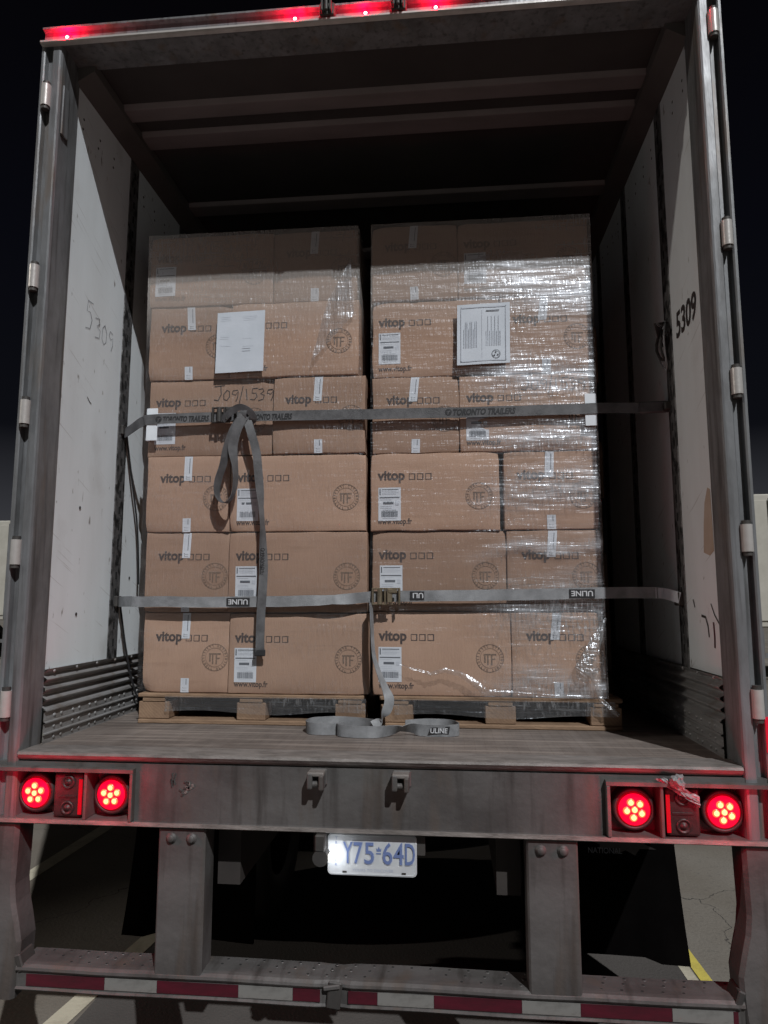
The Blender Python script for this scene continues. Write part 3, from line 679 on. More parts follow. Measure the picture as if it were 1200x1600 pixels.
# outer corner legs
for sx in (-1, 1):
    m = MB(); P = [(-.2315, 1.195), (-.33, 1.197), (-.44, 1.200), (-.50, 1.193), (-.56, 1.178), (-.62, 1.165), (-.70, 1.168), (-.80, 1.178)]
    vs = []
    for z, a in P:
        vs += [(sx * a, .012, z), (sx * (a + .012), .0, z), (sx * 1.296, .0, z), (sx * 1.300, .10, z), (sx * (a + .004), .10, z)]
    n = 5
    m.add(vs, [[i * n + k, i * n + (k + 1) % n, (i + 1) * n + (k + 1) % n, (i + 1) * n + k] for i in range(len(P) - 1) for k in range(n)] + [[0, 1, 2, 3, 4], [(len(P) - 1) * n + k for k in range(n)][::-1]], 'galvanised_sill')
    a, b = sorted((sx * 1.150, sx * 1.172)); m.box(a, b, -.004, .075, -.712, -.655, 'dark_metal', .004, Matrix.Rotation(R(20 * sx), 3, 'Y'))
    m.build('corner_leg', ug)

# ------------------------------------------------------------------ licence plate and lamp
px0, px1, pz0, pz1, py = -.116, .178, -.368, -.238, .012
pl = MB()
def rrect(x0, x1, z0, z1, r, n=5):
    out = []
    for cx, cz, a0 in ((x1 - r, z1 - r, 0), (x0 + r, z1 - r, 90), (x0 + r, z0 + r, 180), (x1 - r, z0 + r, 270)):
        for i in range(n + 1):
            a = R(a0 + 90 * i / n); out.append((cx + r * math.cos(a), cz + r * math.sin(a)))
    return out
pl.extr(rrect(px0, px1, pz0, pz1, .014), 'Y', py, py + .0015, 'plate_white')
oo = rrect(px0 + .002, px1 - .002, pz0 + .002, pz1 - .002, .013); ii = rrect(px0 + .006, px1 - .006, pz0 + .006, pz1 - .006, .010); n = len(oo)
vs = [(a, py - .0002, b) for a, b in oo] + [((a + c) / 2, py - .0020, (b + d) / 2) for (a, b), (c, d) in zip(oo, ii)] + [(a, py - .0002, b) for a, b in ii]
pl.add(vs, [[k * n + i, k * n + (i + 1) % n, (k + 1) * n + (i + 1) % n, (k + 1) * n + i] for k in (0, 1) for i in range(n)], 'plate_white', True)
for t, x, wd in (('Y', -.066, .033), ('7', -.030, .030), ('5', .006, .032), ('6', .066, .032), ('4', .102, .033), ('D', .140, .032)):
    pl.text(t, .098, (x - .0008, py - .0022, -.330 - .0008), 'plate_faint', bold=.015, width=wd + .003)
    pl.text(t, .095, (x, py - .0034, -.329), 'plate_blue', bold=.01, width=wd)
cr = [(0, 0), (.014, 0), (.016, .012), (.0115, .007), (.007, .016), (.0025, .007), (-.002, .012)]
pl.add([(.046 + a, py - .0008, -.292 + b) for a, b in cr], [list(range(7))], 'plate_blue')
pl.box(.0445, .0605, py - .0012, py - .0004, -.300, -.296, 'plate_blue')
for i, ch in enumerate('TRAILER'): pl.text(ch, .0135, (-.088, py - .0008, -.2585 - i * .0136), 'plate_blue', center=True)
pl.text('YOURS TO DISCOVER', .0125, (-.034, py - .0008, -.3555), 'plate_faint', width=.135)
for x in (-.060, .135): pl.box(x - .007, x + .007, py - .001, py - .0002, -.361, -.355, 'dark_metal')
pl.build('licence_plate', T)
m = MB(); m.box(-.165, .205, .0145, .040, -.30, -.2325, 'dark_metal'); m.cyl((-.134, -.030, -.305), (-.134, .014, -.305), .026, 'dark_metal', 20)
m.box(-.152, -.118, -.034, .0, -.284, -.2325, 'dark_metal', .004)
lb = m.build('plate_lamp', T)
m = MB(); m.box(-.1075, -.105, -.026, -.006, -.316, -.294, 'plate_lamp'); m.build('lens', lb)
ld = bpy.data.lights.new('PlateGlow', 'POINT'); ld.energy = .15; ld.color = (.92, .96, 1); ld.shadow_soft_size = .01
lo = bpy.data.objects.new('PlateGlow', ld); COL.objects.link(lo); lo.parent = lb; lo.location = Vector((-.094, -.026, -.305)) - WL[lb.name]

# ------------------------------------------------------------------ mud flaps, running gear
for sx in (-1, 1):
    m = MB(); NX, NZ = 12, 12; vs = []
    for j in range(NZ + 1):
        t = j / NZ; z = -.42 - .585 * t
        for i in range(NX + 1):
            s_ = i / NX; a = .60 + (.60 + .0 + .07 * t * t) * s_ + .04 * (1 - t) * 0; a = .60 + (1.245 + .035 * t - .60) * s_ if sx > 0 else .60 + (1.165 + .055 * t - .60) * s_
            y = .90 + .03 * math.sin(2.5 * s_ + sx) * t - .05 * t * t * (s_ > .8)
            vs.append((sx * a, y, z + .012 * s_))
    fs = [[j * (NX + 1) + i, j * (NX + 1) + i + 1, (j + 1) * (NX + 1) + i + 1, (j + 1) * (NX + 1) + i] for j in range(NZ) for i in range(NX)]
    m.add(vs, fs, 'flap_rubber', True); m.add([(x, y + .009, z) for x, y, z in vs], fs, 'flap_rubber', True)
    m.box(min(sx * .58, sx * 1.26), max(sx * .58, sx * 1.26), .885, .93, -.43, -.38, 'under_steel')
    if sx > 0:
        m.text('NATIONAL', .034, (.885, .893, -.572), 'paper_print', bold=.01, width=.145)
        lf = [(0, 0), (.03, .02), (.02, .05), (.06, .045), (.08, .08), (.11, .05), (.16, .06), (.20, .02), (.26, .03), (.24, -.02), (.29, -.05), (.22, -.05), (.20, -.09), (.16, -.06), (.12, -.085), (.10, -.05), (.05, -.06), (.05, -.03)]
        m.add([(.885 + a, .8935, -.515 + b * .7) for a, b in lf], [list(range(len(lf)))], 'module_plastic')
    m.build('mud_flap', T)
m = MB()
for sx in (-1, 1): m.box(min(sx * .44, sx * .52), max(sx * .44, sx * .52), .11, 9, -.45, -.231, 'under_steel')
for i in range(26): m.box(-1.28, 1.28, .45 + i * .5, .51 + i * .5, -.229, -.045, 'under_steel')
m.build('chassis_frame', T)
for y in (1.75, 3.0):
    ax = MB(); ax.cyl((-1.25, y, -.73), (1.25, y, -.73), .065, 'under_steel', 16); ax.box(-.52, -.42, y - .4, y + .4, -.62, -.52, 'under_steel'); ax.box(.42, .52, y - .4, y + .4, -.62, -.52, 'under_steel')
    axo = ax.build('axle', T)
    for x in (-1.12, -.80, .80, 1.12):
        c = (x, y, -.73); s_ = 1 if x > 0 else -1
        m = MB(); m.lathe(c, (s_, 0, 0), [(.29, -.11), (.33, -.13), (.47, -.13), (.505, -.10), (.515, -.04), (.515, .04), (.505, .10), (.47, .13), (.33, .13), (.29, .11), (.29, -.11)], 'rubber', 40)
        m.lathe(c, (s_, 0, 0), [(.29, .11), (.28, .05), (.14, .03), (.12, .10), (0, .11)], 'under_steel', 24); m.build('wheel', axo)

# ------------------------------------------------------------------ pallets
def pallet(x0, y0, label, W=.985, D=1.0, group='wooden pallets on the trailer floor'):
    p = empty('wooden_pallet', (x0 + W / 2, y0, 0)); tag(p, label, 'pallet', group)
    bw = (.135, .125, .125); cx = (x0 + bw[0] / 2, x0 + W * .54 - .06 if False else x0 + W * .505, x0 + W - bw[2] / 2)
    for i, c in enumerate(cx):
        w2 = bw[i] / 2
        for y in (y0 + .006, y0 + D / 2 - .06, y0 + D - .13):
            m = MB(); m.box(c - w2, c + w2, y, y + .12, .0195, .0915, 'pallet_end_grain', .003); m.build('block', p)
    for y in (y0, y0 + D / 2 - .06, y0 + D - .12):
        m = MB(); m.box(x0 + random.uniform(0, .006), x0 + W, y, y + .11, .0005, .0185, 'pallet_wood', .003); m.build('bottom_board', p)
    for c in cx:
        m = MB(); m.box(c - .05, c + .05, y0 + .003, y0 + D, .0925, .1095, 'pallet_wood', .002); m.build('stringer_board', p)
    n = 7
    for i in range(n):
        y = y0 - .002 + (D - .10) * i / (n - 1)
        m = MB(); m.box(x0 - .004 + random.uniform(0, .006), x0 + W + random.uniform(-.004, .004), y, y + (.12 if i in (0, n - 1) else .09), .1105, .1265, 'pallet_wood', .003); m.build('deck_board', p)
    return p
pallet(-1.052, .585, 'wooden pallet under the left stack of boxes')
pallet(.000, .590, 'wooden pallet under the right stack of boxes, with torn film hanging over it')
pallet(.215, 1.66, 'shaded wooden pallet deeper in the trailer behind the right stack')

# ------------------------------------------------------------------ boxes
LOGO_H = .052
J = {'J': [[(0, .07), (.05, .075)], [(.03, .073), (.034, .03), (.02, 0), (.0, .004)]],
     '0': [[(.016, .05), (.002, .03), (.004, .005), (.018, 0), (.030, .018), (.028, .045), (.016, .05)]],
     '9': [[(.03, .05), (.008, .048), (.003, .032), (.02, .026), (.032, .045), (.030, .015), (.022, -.006)]],
     '/': [[(.0, -.015), (.016, .07)]], '1': [[(.002, .055), (.008, .0)]],
     '5': [[(.036, .058), (.010, .056), (.008, .034), (.026, .034), (.032, .016), (.018, 0), (.0, .004)]],
     '3': [[(.0, .05), (.020, .055), (.026, .042), (.010, .030), (.028, .022), (.022, .002), (.0, -.004)]]}
def label_mesh(m, x0, z1, y, surf, w_=.098, h=.145, tilt=0):
    def P(p):
        q = surf(p); return Vector((q.x, q.y, q.z))
    def rect(a, b, c, d, mt, k):
        n = 4; vs = []
        for i in range(n + 1):
            for zz in (z1 - h * d, z1 - h * c):
                vs.append(surf(Vector((x0 + w_ * (a + (b - a) * i / n), y - k, zz))))
        m.add(vs, [[2 * i, 2 * i + 2, 2 * i + 3, 2 * i + 1] for i in range(n)], mt)
    rect(0, 1, 0, 1, 'sticker', .0006)
    rect(.05, .10, .04, .22, 'paper_print', .0012)
    for i, q in enumerate((.05, .10, .15, .19)): rect(.16, .9 - .1 * (i % 2), q, q + (.022 if i == 0 else .010), 'paper_print_light' if i else 'paper_print', .0012)
    rect(.05, .95, .285, .315, 'paper_print', .0012)
    rect(.22, .68, .43, .50, 'paper_print', .0012); rect(.76, .92, .42, .53, 'paper_print_light', .0012)
    for q in (.36, .56, .61): rect(.08, .6, q, q + .010, 'paper_print_light', .0012)
    q = .14; rnd = random.Random(3)
    while q < .84:
        d = rnd.choice((.012, .02, .03)); rect(q, q + d, .71, .89, 'paper_print', .0012); q += d + rnd.choice((.012, .02))
    rect(.2, .8, .665, .68, 'paper_print_light', .0012); rect(.2, .8, .92, .935, 'paper_print_light', .0012)

def box(x0, x1, z0, z1, y0, label, long_side, seed, depth=None, tape=True, hand=None, printed=True, lab=True, ink='ink', tilt=0.0, blank=False):
    rnd = random.Random(seed); W = x1 - x0; H = z1 - z0
    D = depth or (.40 if long_side else .60)
    cx = (x0 + x1) / 2
    crush = [(rnd.choice((0, 1)), rnd.choice((0, 1)), rnd.uniform(.004, .014)) for _ in range(2)]
    def bul(x, z):                                            # how far the face stands out (m)
        u = (x - x0) / W; v = (z - z0) / H
        a = 16 * u * (1 - u) * v * (1 - v)
        return -.006 * a + .0048 * noise.noise(Vector((x * 5 + seed, z * 5, seed * .7))) * min(1, 6 * min(u, 1 - u, v, 1 - v) + .15)
    def surf(p): return Vector((p.x, p.y + bul(p.x, p.z) + y0, p.z))
    m = MB(); NX = max(10, int(W / .035)); NZ = 10; r = .0045
    us = [0, .4 * r / W, r / W] + [r / W + (1 - 2 * r / W) * i / NX for i in range(1, NX)] + [1 - r / W, 1 - .4 * r / W, 1]
    vsn = [0, .4 * r / H, r / H] + [r / H + (1 - 2 * r / H) * i / NZ for i in range(1, NZ)] + [1 - r / H, 1 - .4 * r / H, 1]
    vs = []; nu = len(us); nv = len(vsn)
    def rd(d):
        return 0 if d >= r else r - math.sqrt(max(r * r - (r - d) ** 2, 0))
    for v in vsn:
        for u in us:
            x = x0 + W * u; z = z0 + H * v
            wx = .0034 * noise.noise(Vector((z * 9, seed, 0))) * (1 if u < .02 or u > .98 else 0)
            wz = .0036 * noise.noise(Vector((x * 9, seed, 5))) * (1 if v < .02 or v > .98 else 0)
            y = y0 + bul(x, z) + max(rd(W * min(u, 1 - u)), rd(H * min(v, 1 - v)))
            for cu_, cv_, amt in crush:
                d_ = math.hypot((u - cu_) * W, (v - cv_) * H)
                if d_ < .06:
                    k_ = amt * (1 - d_ / .06) ** 2; y += k_; wx += (.5 - cu_) * k_ * .7; wz += (.5 - cv_) * k_ * .6
            vs.append((x + wx, y, z + wz))
    m.add(vs, [[j * nu + i, j * nu + i + 1, (j + 1) * nu + i + 1, (j + 1) * nu + i] for j in range(nv - 1) for i in range(nu - 1)], 'cardboard', True)
    # sides, top, bottom, back
    top = vs[(nv - 1) * nu:]; bot = vs[:nu]; le = vs[0::nu]; ri = vs[nu - 1::nu]; yb = y0 + D
    def skirt(line, flip):
        n = len(line); q = [Vector(p) for p in line] + [Vector((p[0], yb, p[2])) for p in line]
        f = [[i, i + 1, n + i + 1, n + i] for i in range(n - 1)]
        m.add(q, [a[::-1] for a in f] if flip else f, 'cardboard')
    skirt(top, False); skirt(bot, True); skirt(le, False); skirt(ri, True)
    m.add([(x0, yb, z0), (x1, yb, z0), (x1, yb, z1), (x0, yb, z1)], [[3, 2, 1, 0]], 'cardboard')
    # printing straight on the board
    if printed:
        lx = x0 + (.028 if long_side else .058) + rnd.uniform(-.004, .004); lz = z1 - .118 + rnd.uniform(-.005, .003)
        m.text('vitop', .060, (lx, -.0010, lz), ink, bold=.034, width=.120, surf=surf)
        for i in range(3):
            a = lx + .138 + i * .0355; b = lz - .001; s_ = .0275; t = .0027
            for q0, q1, w0, w1 in ((a, a + s_, b, b + t), (a, a + s_, b + s_ - t, b + s_), (a, a + t, b + t, b + s_ - t), (a + s_ - t * 1.8, a + s_, b + t, b + s_ - t)):
                m.add([surf(Vector((x, -.0010, z))) for x, z in ((q0, w0), (q1, w0), (q1, w1), (q0, w1))], [[0, 1, 2, 3]], ink)
        sx_ = (x1 - .088) if long_side else (x1 - .062); sz = z1 - .192
        for rr, t in ((.058, .0022), (.041, .0014)):
            n = 36; q = []
            for i in range(n + 1):
                a = 2 * math.pi * i / n
                for k in (rr, rr - t): q.append(surf(Vector((sx_ + k * math.cos(a), -.0010, sz + k * math.sin(a)))))
            m.add(q, [[2 * i, 2 * i + 1, 2 * i + 3, 2 * i + 2] for i in range(n)], 'ink_faded')
        for i in range(26):                                   # lettering round the ring
            if i in (6, 19): continue
            a = 2 * math.pi * i / 26 + .1; c = Vector((sx_ + .0495 * math.cos(a), 0, sz + .0495 * math.sin(a))); t = Vector((-math.sin(a), 0, math.cos(a))); u_ = Vector((math.cos(a), 0, math.sin(a)))
            pat = rnd.choice((((-.003, -.005, -.001, .005), (.001, -.005, .003, .005)), ((-.003, -.005, -.001, .005), (-.003, .003, .003, .005)), ((-.001, -.005, .001, .005), (-.003, .003, .003, .005))))
            for a0, b0, a1, b1 in pat:
                m.add([surf(c + t * aa + u_ * bb + Vector((0, -.0010, 0))) for aa, bb in ((a0, b0), (a1, b0), (a1, b1), (a0, b1))], [[0, 1, 2, 3]], 'ink_faded')
        for a0, b0, a1, b1 in ((-.026, .012, .026, .018), (-.012, -.028, -.006, .012), (.004, -.028, .010, .012), (.010, -.006, .022, -.001), (-.024, -.018, -.018, .012)):
            m.add([surf(Vector((sx_ + x, -.0010, sz + z))) for x, z in ((a0, b0), (a1, b0), (a1, b1), (a0, b1))], [[0, 1, 2, 3]], 'ink_faded')
        if long_side: m.text('www.vitop.fr', .034, (lx, -.0010, z0 + .030), ink, bold=.022, width=.150, surf=surf)
    if hand:
        hx, hz = hand; pen = hx
        for ch in 'J09/1539':
            for st in J[ch]: m.stroke([(a * .98, b * .95) for a, b in st], .0042, 'marker_ink', (pen, -.0014, hz), surf=surf)
            pen += {'J': .043, '/': .028, '1': .022}.get(ch, .0375)
    o = m.build('cardboard_box', None, (cx, y0, z0))
    tag(o, label, 'box', 'cardboard boxes stacked on the pallets')
    if lab and long_side:
        m = MB(); label_mesh(m, x0 + .030 + rnd.uniform(-.004, .004), z1 - .145 + rnd.uniform(-.006, .006), -.0008, surf); m.build('shipping_label', o)
    if tape and not long_side:
        tx = x0 + W * (.50 if W < .45 else .5); tw = .0185
        for k, (za, zb, an) in enumerate(((z1 - .112, z1 - .001, rnd.uniform(-.12, .12)), (z0 + .001, z0 + .062, rnd.uniform(-.03, .03)))):
            m = MB(); n = 5; q = []
            def TP(s_, t, kk):
                z = za + (zb - za) * t; xx = tx + s_ * tw + (an * (z - (z1 if k == 0 else z0)))
                return surf(Vector((xx, -.0016 - kk, z)))
            for i in range(n + 1):
                q += [TP(-1, i / n, 0), TP(1, i / n, 0)]
            m.add(q, [[2 * i, 2 * i + 1, 2 * i + 3, 2 * i + 2] for i in range(n)], 'sticker')
            for a, b in ((-.6, -.5), (-.3, -.22), (0, .06), (.25, .42), (.6, .66)):
                t0, t1 = (.30, .92) if k == 0 else (.55, .95)
                m.add([TP(a, t0, .0006), TP(b, t0, .0006), TP(b, t1, .0006), TP(a, t1, .0006)], [[0, 1, 2, 3]], 'paper_print_light' if b - a < .1 else 'paper_print')
            for t0 in ((.06, .14) if k == 0 else (.12, .30)):
                for a, b, c, d in ((-.5, .5, t0, t0 + .012), (-.5, -.38, t0, t0 + .05)):
                    m.add([TP(a, c, .0006), TP(b, c, .0006), TP(b, d, .0006), TP(a, d, .0006)], [[0, 1, 2, 3]], 'paper_print')
            m.build('closing_label', o)
    return o

tiers = ['topmost', 'second', 'third', 'fourth', 'fifth', 'bottom']
ZL = [2.225, 1.880, 1.528, 1.172, .826, .474, .128]
XL = [(-1.090, -.499, -.110), (-1.082, -.690, -.100), (-1.072, -.488, -.070), (-1.062, -.676, -.066), (-1.056, -.672, -.058), (-1.052, -.662, -.050)]
for i in range(6):
    a, b, c = XL[i]; z1, z0 = ZL[i] - .0025, ZL[i + 1]
    long_left = i in (0, 2)
    jit = [.600 + .006 * ((i * 7) % 3), .603 - .004 * ((i * 5) % 3)]
    tn = tiers[i]
    if i == 0: dl, dr = 'faded wide cardboard box under film at top left of the left stack', 'narrow cardboard box under torn film at top right of the left stack'
    elif i == 1: dl, dr = 'narrow cardboard box half under a white paper sheet, second tier of left stack', 'wide cardboard box right of the white paper sheet on the left stack'
    elif i == 2: dl, dr = 'wide cardboard box handwritten J09/1539 behind the dark strap buckle on left stack', 'narrow cardboard box right of the handwritten one, behind the dark strap on left stack'
    else:
        dl = 'narrow left hand cardboard box in the %s tier of the left stack' % tn
        dr = 'wide cardboard box behind the hanging strap tail, %s tier of the left stack' % tn
    box(a, b - .001, z0, z1, jit[0], dl, long_left, 10 + i, hand=(-.765, z1 - .098) if i == 2 else None, ink='ink_faded' if i == 0 else 'ink')
    box(b + .001, c, z0, z1 - (.003 if i != 1 else .0), jit[1], dr, not long_left, 30 + i, ink='ink_faded' if i == 0 else 'ink')
ZR = [2.225, 1.868, 1.512, 1.166, .824, .480, .128]
XR = [(-.041, .347, .924), (-.039, .528, .924), (-.038, .345, .926), (-.044, .526, .926), (-.038, .536, .927), (-.036, .548, .930)]
for i in range(6):
    a, b, c = XR[i]; z1, z0 = ZR[i] - .0025, ZR[i + 1]
    long_left = i not in (0, 2)
    tn = tiers[i]
    if i == 0: dl, dr = 'narrow cardboard box with blurred print at top left of the right stack', 'wide cardboard box under thick crinkled film at top right of the right stack'
    elif i == 1: dl, dr = 'wide cardboard box left of the framed printed sheet on the right stack', 'narrow cardboard box under crinkled film right of the framed printed sheet'
    elif i == 2: dl, dr = 'narrow cardboard box crossed by the slanting strap shadow on the right stack', 'wide cardboard box handwritten J09/1539 behind the printed dark strap on right stack'
    else:
        dl = 'wide cardboard box with shipping label, %s tier at left of the right stack' % tn
        dr = 'narrow cardboard box under shiny film, %s tier at right of the right stack' % tn
    box(a, b - .001 - (.012 if i == 3 else 0), z0, z1, .602 + .005 * ((i * 5) % 3), dl, long_left, 50 + i, ink='ink_faded' if i == 0 else 'ink')
    box(b + .001 + (.004 if i == 3 else 0), c, z0, z1 - .002, .604 + .004 * ((i * 3) % 3), dr, not long_left, 70 + i, hand=(.615, z1 - .075) if i == 2 else None, ink='ink_faded' if i == 0 else 'ink')
# stack in the dark behind, only its right column shows
ZB = [2.15, 1.80, 1.45, 1.11, .80, .46, .128]
for i in range(6):
    c = 1.172 + (.010, .0, .018, .006, .02, .024)[i]
    box(c - .585, c, ZB[i + 1], ZB[i] - .003, 1.68 + .01 * (i % 2), 'shaded cardboard box deep in the trailer behind the right stack, %s tier' % tiers[i], True, 90 + i, lab=False)

# loose papers under the film
def sheet(name, label, x0, x1, z0, z1, y, draw, group=None):
    m = MB(); n = 8; q = []
    for j in range(n + 1):
        for i in range(n + 1):
            u, v = i / n, j / n; q.append((x0 + (x1 - x0) * u + .004 * v, y + .0025 * noise.noise(Vector((u * 2.3, v * 2, x0))), z0 + (z1 - z0) * v + .006 * u))
    f = [[j * (n + 1) + i, j * (n + 1) + i + 1, (j + 1) * (n + 1) + i + 1, (j + 1) * (n + 1) + i] for j in range(n) for i in range(n)]
    m.add(q, f, 'paper', True)
    def rect(a, b, c, d, mt='paper_print_light'):
        def P(u, v): return (x0 + (x1 - x0) * u + .004 * v, y - .0028, z0 + (z1 - z0) * v + .006 * u)
        m.add([P(a, c), P(b, c), P(b, d), P(a, d)], [[0, 1, 2, 3]], mt)
    draw(rect, m); o = m.build(name); tag(o, label, 'paper sheet')
def d1(rect, m):
    rnd = random.Random(4)
    for r in (.93, .90, .87, .60, .57, .45): rect(.08, rnd.uniform(.25, .4), r, r + .0035)
    for r in (.92, .89, .86, .55, .42): rect(.55, rnd.uniform(.7, .85), r, r + .0035)
    for r in (.38, .34): rect(.55, .72, r, r + .008)
def d2(rect, m):
    for a, b, c, d in ((.07, .93, .05, .062), (.07, .93, .938, .95), (.07, .085, .05, .95), (.915, .93, .05, .95), (.47, .475, .1, .9)): rect(a, b, c, d, 'paper_print_light')
    for i in range(9):
        rect(.13 + i * .03, .14 + i * .03, .28, .72 if i % 3 else .60); rect(.55 + i * .033, .56 + i * .033, .30, .80 if i % 2 else .55)
    rect(.55, .80, .87, .885, 'paper_print')
    n = 24; q = []
    for i in range(n + 1):
        a = 2 * math.pi * i / n
        for k in (.019, .0165): q.append((.508 + k * math.cos(a), .5690 - .0030, 1.592 + k * math.sin(a)))
    m.add(q, [[2 * i, 2 * i + 1, 2 * i + 3, 2 * i + 2] for i in range(n)], 'paper_print')
    for k in range(3):
        a = R(90 + 120 * k); c = (.508 + .009 * math.cos(a), .5690 - .0030, 1.592 + .009 * math.sin(a))
        m.add([(c[0] + .006 * math.cos(a + t), c[1], c[2] + .006 * math.sin(a + t)) for t in (0, 1.9, 3.6)], [[0, 1, 2]], 'paper_print')
sheet('paper_sheet', 'plain white delivery sheet under the film on the left stack', -.752, -.530, 1.545, 1.830, .573, d1)
sheet('paper_sheet', 'white sheet with printed border and round symbol on the right stack', .338, .568, 1.545, 1.820, .5690, d2)

# ------------------------------------------------------------------ stretch film
def film(name, label, x0, x1, zlo, zhi, y, mt, amp, nx=80, nz=230, wrap=True, group='clear stretch film round the stacks', ycurve=None, lean=0.0):
    m = MB(); q = []
    for j in range(nz + 1):
        for i in range(nx + 1):
            u, v = i / nx, j / nz; lo = zlo(u); hi = zhi(u); a_ = x0 - lean * v; x = a_ + (x1 - lean * 1.4 * v - a_) * u; z = lo + (hi - lo) * v
            d = amp * (.5 * noise.noise(Vector((x * 6, z * 14, 1.3))) + .3 * noise.noise(Vector((x * 28, z * 9, 4.1))) + .5 * noise.noise(Vector((x * 1.6, z * 42 + x * 3, 7.7))))
            q.append((x, y - abs(d) * .9 + (ycurve(u, v) if ycurve else 0), z))
    m.add(q, [[j * (nx + 1) + i, j * (nx + 1) + i + 1, (j + 1) * (nx + 1) + i + 1, (j + 1) * (nx + 1) + i] for j in range(nz) for i in range(nx)], mt, True)
    if wrap:                                                  # runs on round both sides and over the back of the load
        le = [q[j * (nx + 1)] for j in range(nz + 1)]; ri = [q[j * (nx + 1) + nx] for j in range(nz + 1)]
        for line, s_ in ((le, -1), (ri, 1)):
            n = len(line); k = [(p[0], p[1], p[2]) for p in line] + [(p[0], y + .66, p[2]) for p in line]
            m.add(k, [[a, a + 1, n + a + 1, n + a] for a in range(n - 1)], mt, True)
    o = m.build(name, None, (0.5 if x0 > -.2 else -.5, y, 1.1)); tag(o, label, 'stretch film', group); return o
film('stretch_film', 'clear stretch film wrapped round the left stack of boxes', -1.056, -.048, lambda u: .135, lambda u: 2.226, .580, 'film_clear', .004, lean=.038)
film('stretch_film', 'crinkled shiny stretch film wrapped round the right stack of boxes', -.043, .931, lambda u: .13 , lambda u: 2.224, .577, 'film_crinkled', .006)
# doubled bands of film over the pallet openings
for x0, x1, lab_ in ((-.93, -.06, 'band of film pulled across the openings of the left pallet'), (.06, .955, 'shiny band of film pulled across the openings of the right pallet')):
    film('film_band', lab_, x0, x1, lambda u: .052 + .008 * math.sin(u * 9), lambda u: .118, .577, 'film_band', .003, 60, 8, False, 'film bands across the pallet openings')
# loose flap of film at the top of the left stack
m = MB(); n = 10; q = []
A, B_, C_ = Vector((-.135, .572, 2.06)), Vector((-.118, .574, 1.80)), Vector((-.31, .566, 1.58)); D_ = Vector((-.24, .566, 1.86))
for j in range(n + 1):
    for i in range(n + 1):
        u, v = i / n, j / n; p = (D_.lerp(A, u)).lerp(C_.lerp(B_, u), v)
        q.append(p + Vector((0, -.010 * abs(noise.noise(p * 9)), 0)))
m.add(q, [[j * (n + 1) + i, j * (n + 1) + i + 1, (j + 1) * (n + 1) + i + 1, (j + 1) * (n + 1) + i] for j in range(n) for i in range(n)], 'film_loose', True)
o = m.build('loose_film_flap'); tag(o, 'triangular loose flap of shiny film at upper right of the left stack', 'stretch film')
# torn twisted bunch at lower right, and the rope of film along the bottom tier
def bunch(pts, wds, mt='film_bunch', seed=0, n=9, sub=8):
    m = MB(); P = [Vector(p) for p in pts]; q = []; rows = (len(P) - 1) * sub + 1
    for r in range(rows):
        i = min(r // sub, len(P) - 2); t = (r - i * sub) / sub; c = P[i].lerp(P[i + 1], t); w_ = wds[i] + (wds[i + 1] - wds[i]) * t
        d = (P[i + 1] - P[i]).normalized(); s_ = d.cross(Vector((0, 1, 0))).normalized()
        for k in range(n):
            a = (k / (n - 1) - .5) * w_
            q.append(c + s_ * a + Vector((0, -.006 - .016 * abs(noise.noise(Vector((a * 90 + seed, r * .35, seed)))) - .2 * w_ * math.cos(math.pi * (k / (n - 1) - .5)), 0)))
    m.add(q, [[r * n + k, r * n + k + 1, (r + 1) * n + k + 1, (r + 1) * n + k] for r in range(rows - 1) for k in range(n - 1)], mt, True); return m
b1 = bunch([(.930, .575, .455), (.885, .570, .36), (.855, .566, .285), (.835, .562, .235), (.815, .562, .205)], [.008, .045, .07, .09, .03], seed=1)
b2 = bunch([(.865, .562, .25), (.882, .562, .19), (.895, .562, .13), (.93, .560, .095), (.962, .560, .070)], [.05, .03, .020, .018, .016], seed=2)
for k, mm_ in enumerate((b2,)): b1.add(mm_.v, mm_.f, 'film_bunch', True)
o = b1.build('torn_film_bunch'); tag(o, 'twisted torn bunch of film hanging at lower right corner of the right stack', 'stretch film')
b1 = bunch([(.08, .575, .262), (.16, .573, .238), (.21, .573, .222), (.27, .572, .238), (.33, .572, .226), (.39, .572, .190), (.44, .572, .150), (.55, .572, .148), (.70, .572, .140), (.86, .572, .138)], [.004, .012, .016, .02, .022, .03, .03, .02, .014, .01], mt='film_loose', seed=5)
o = b1.build('film_ridge'); tag(o, 'gathered ridge of film running across bottom tier of the right stack', 'stretch film')

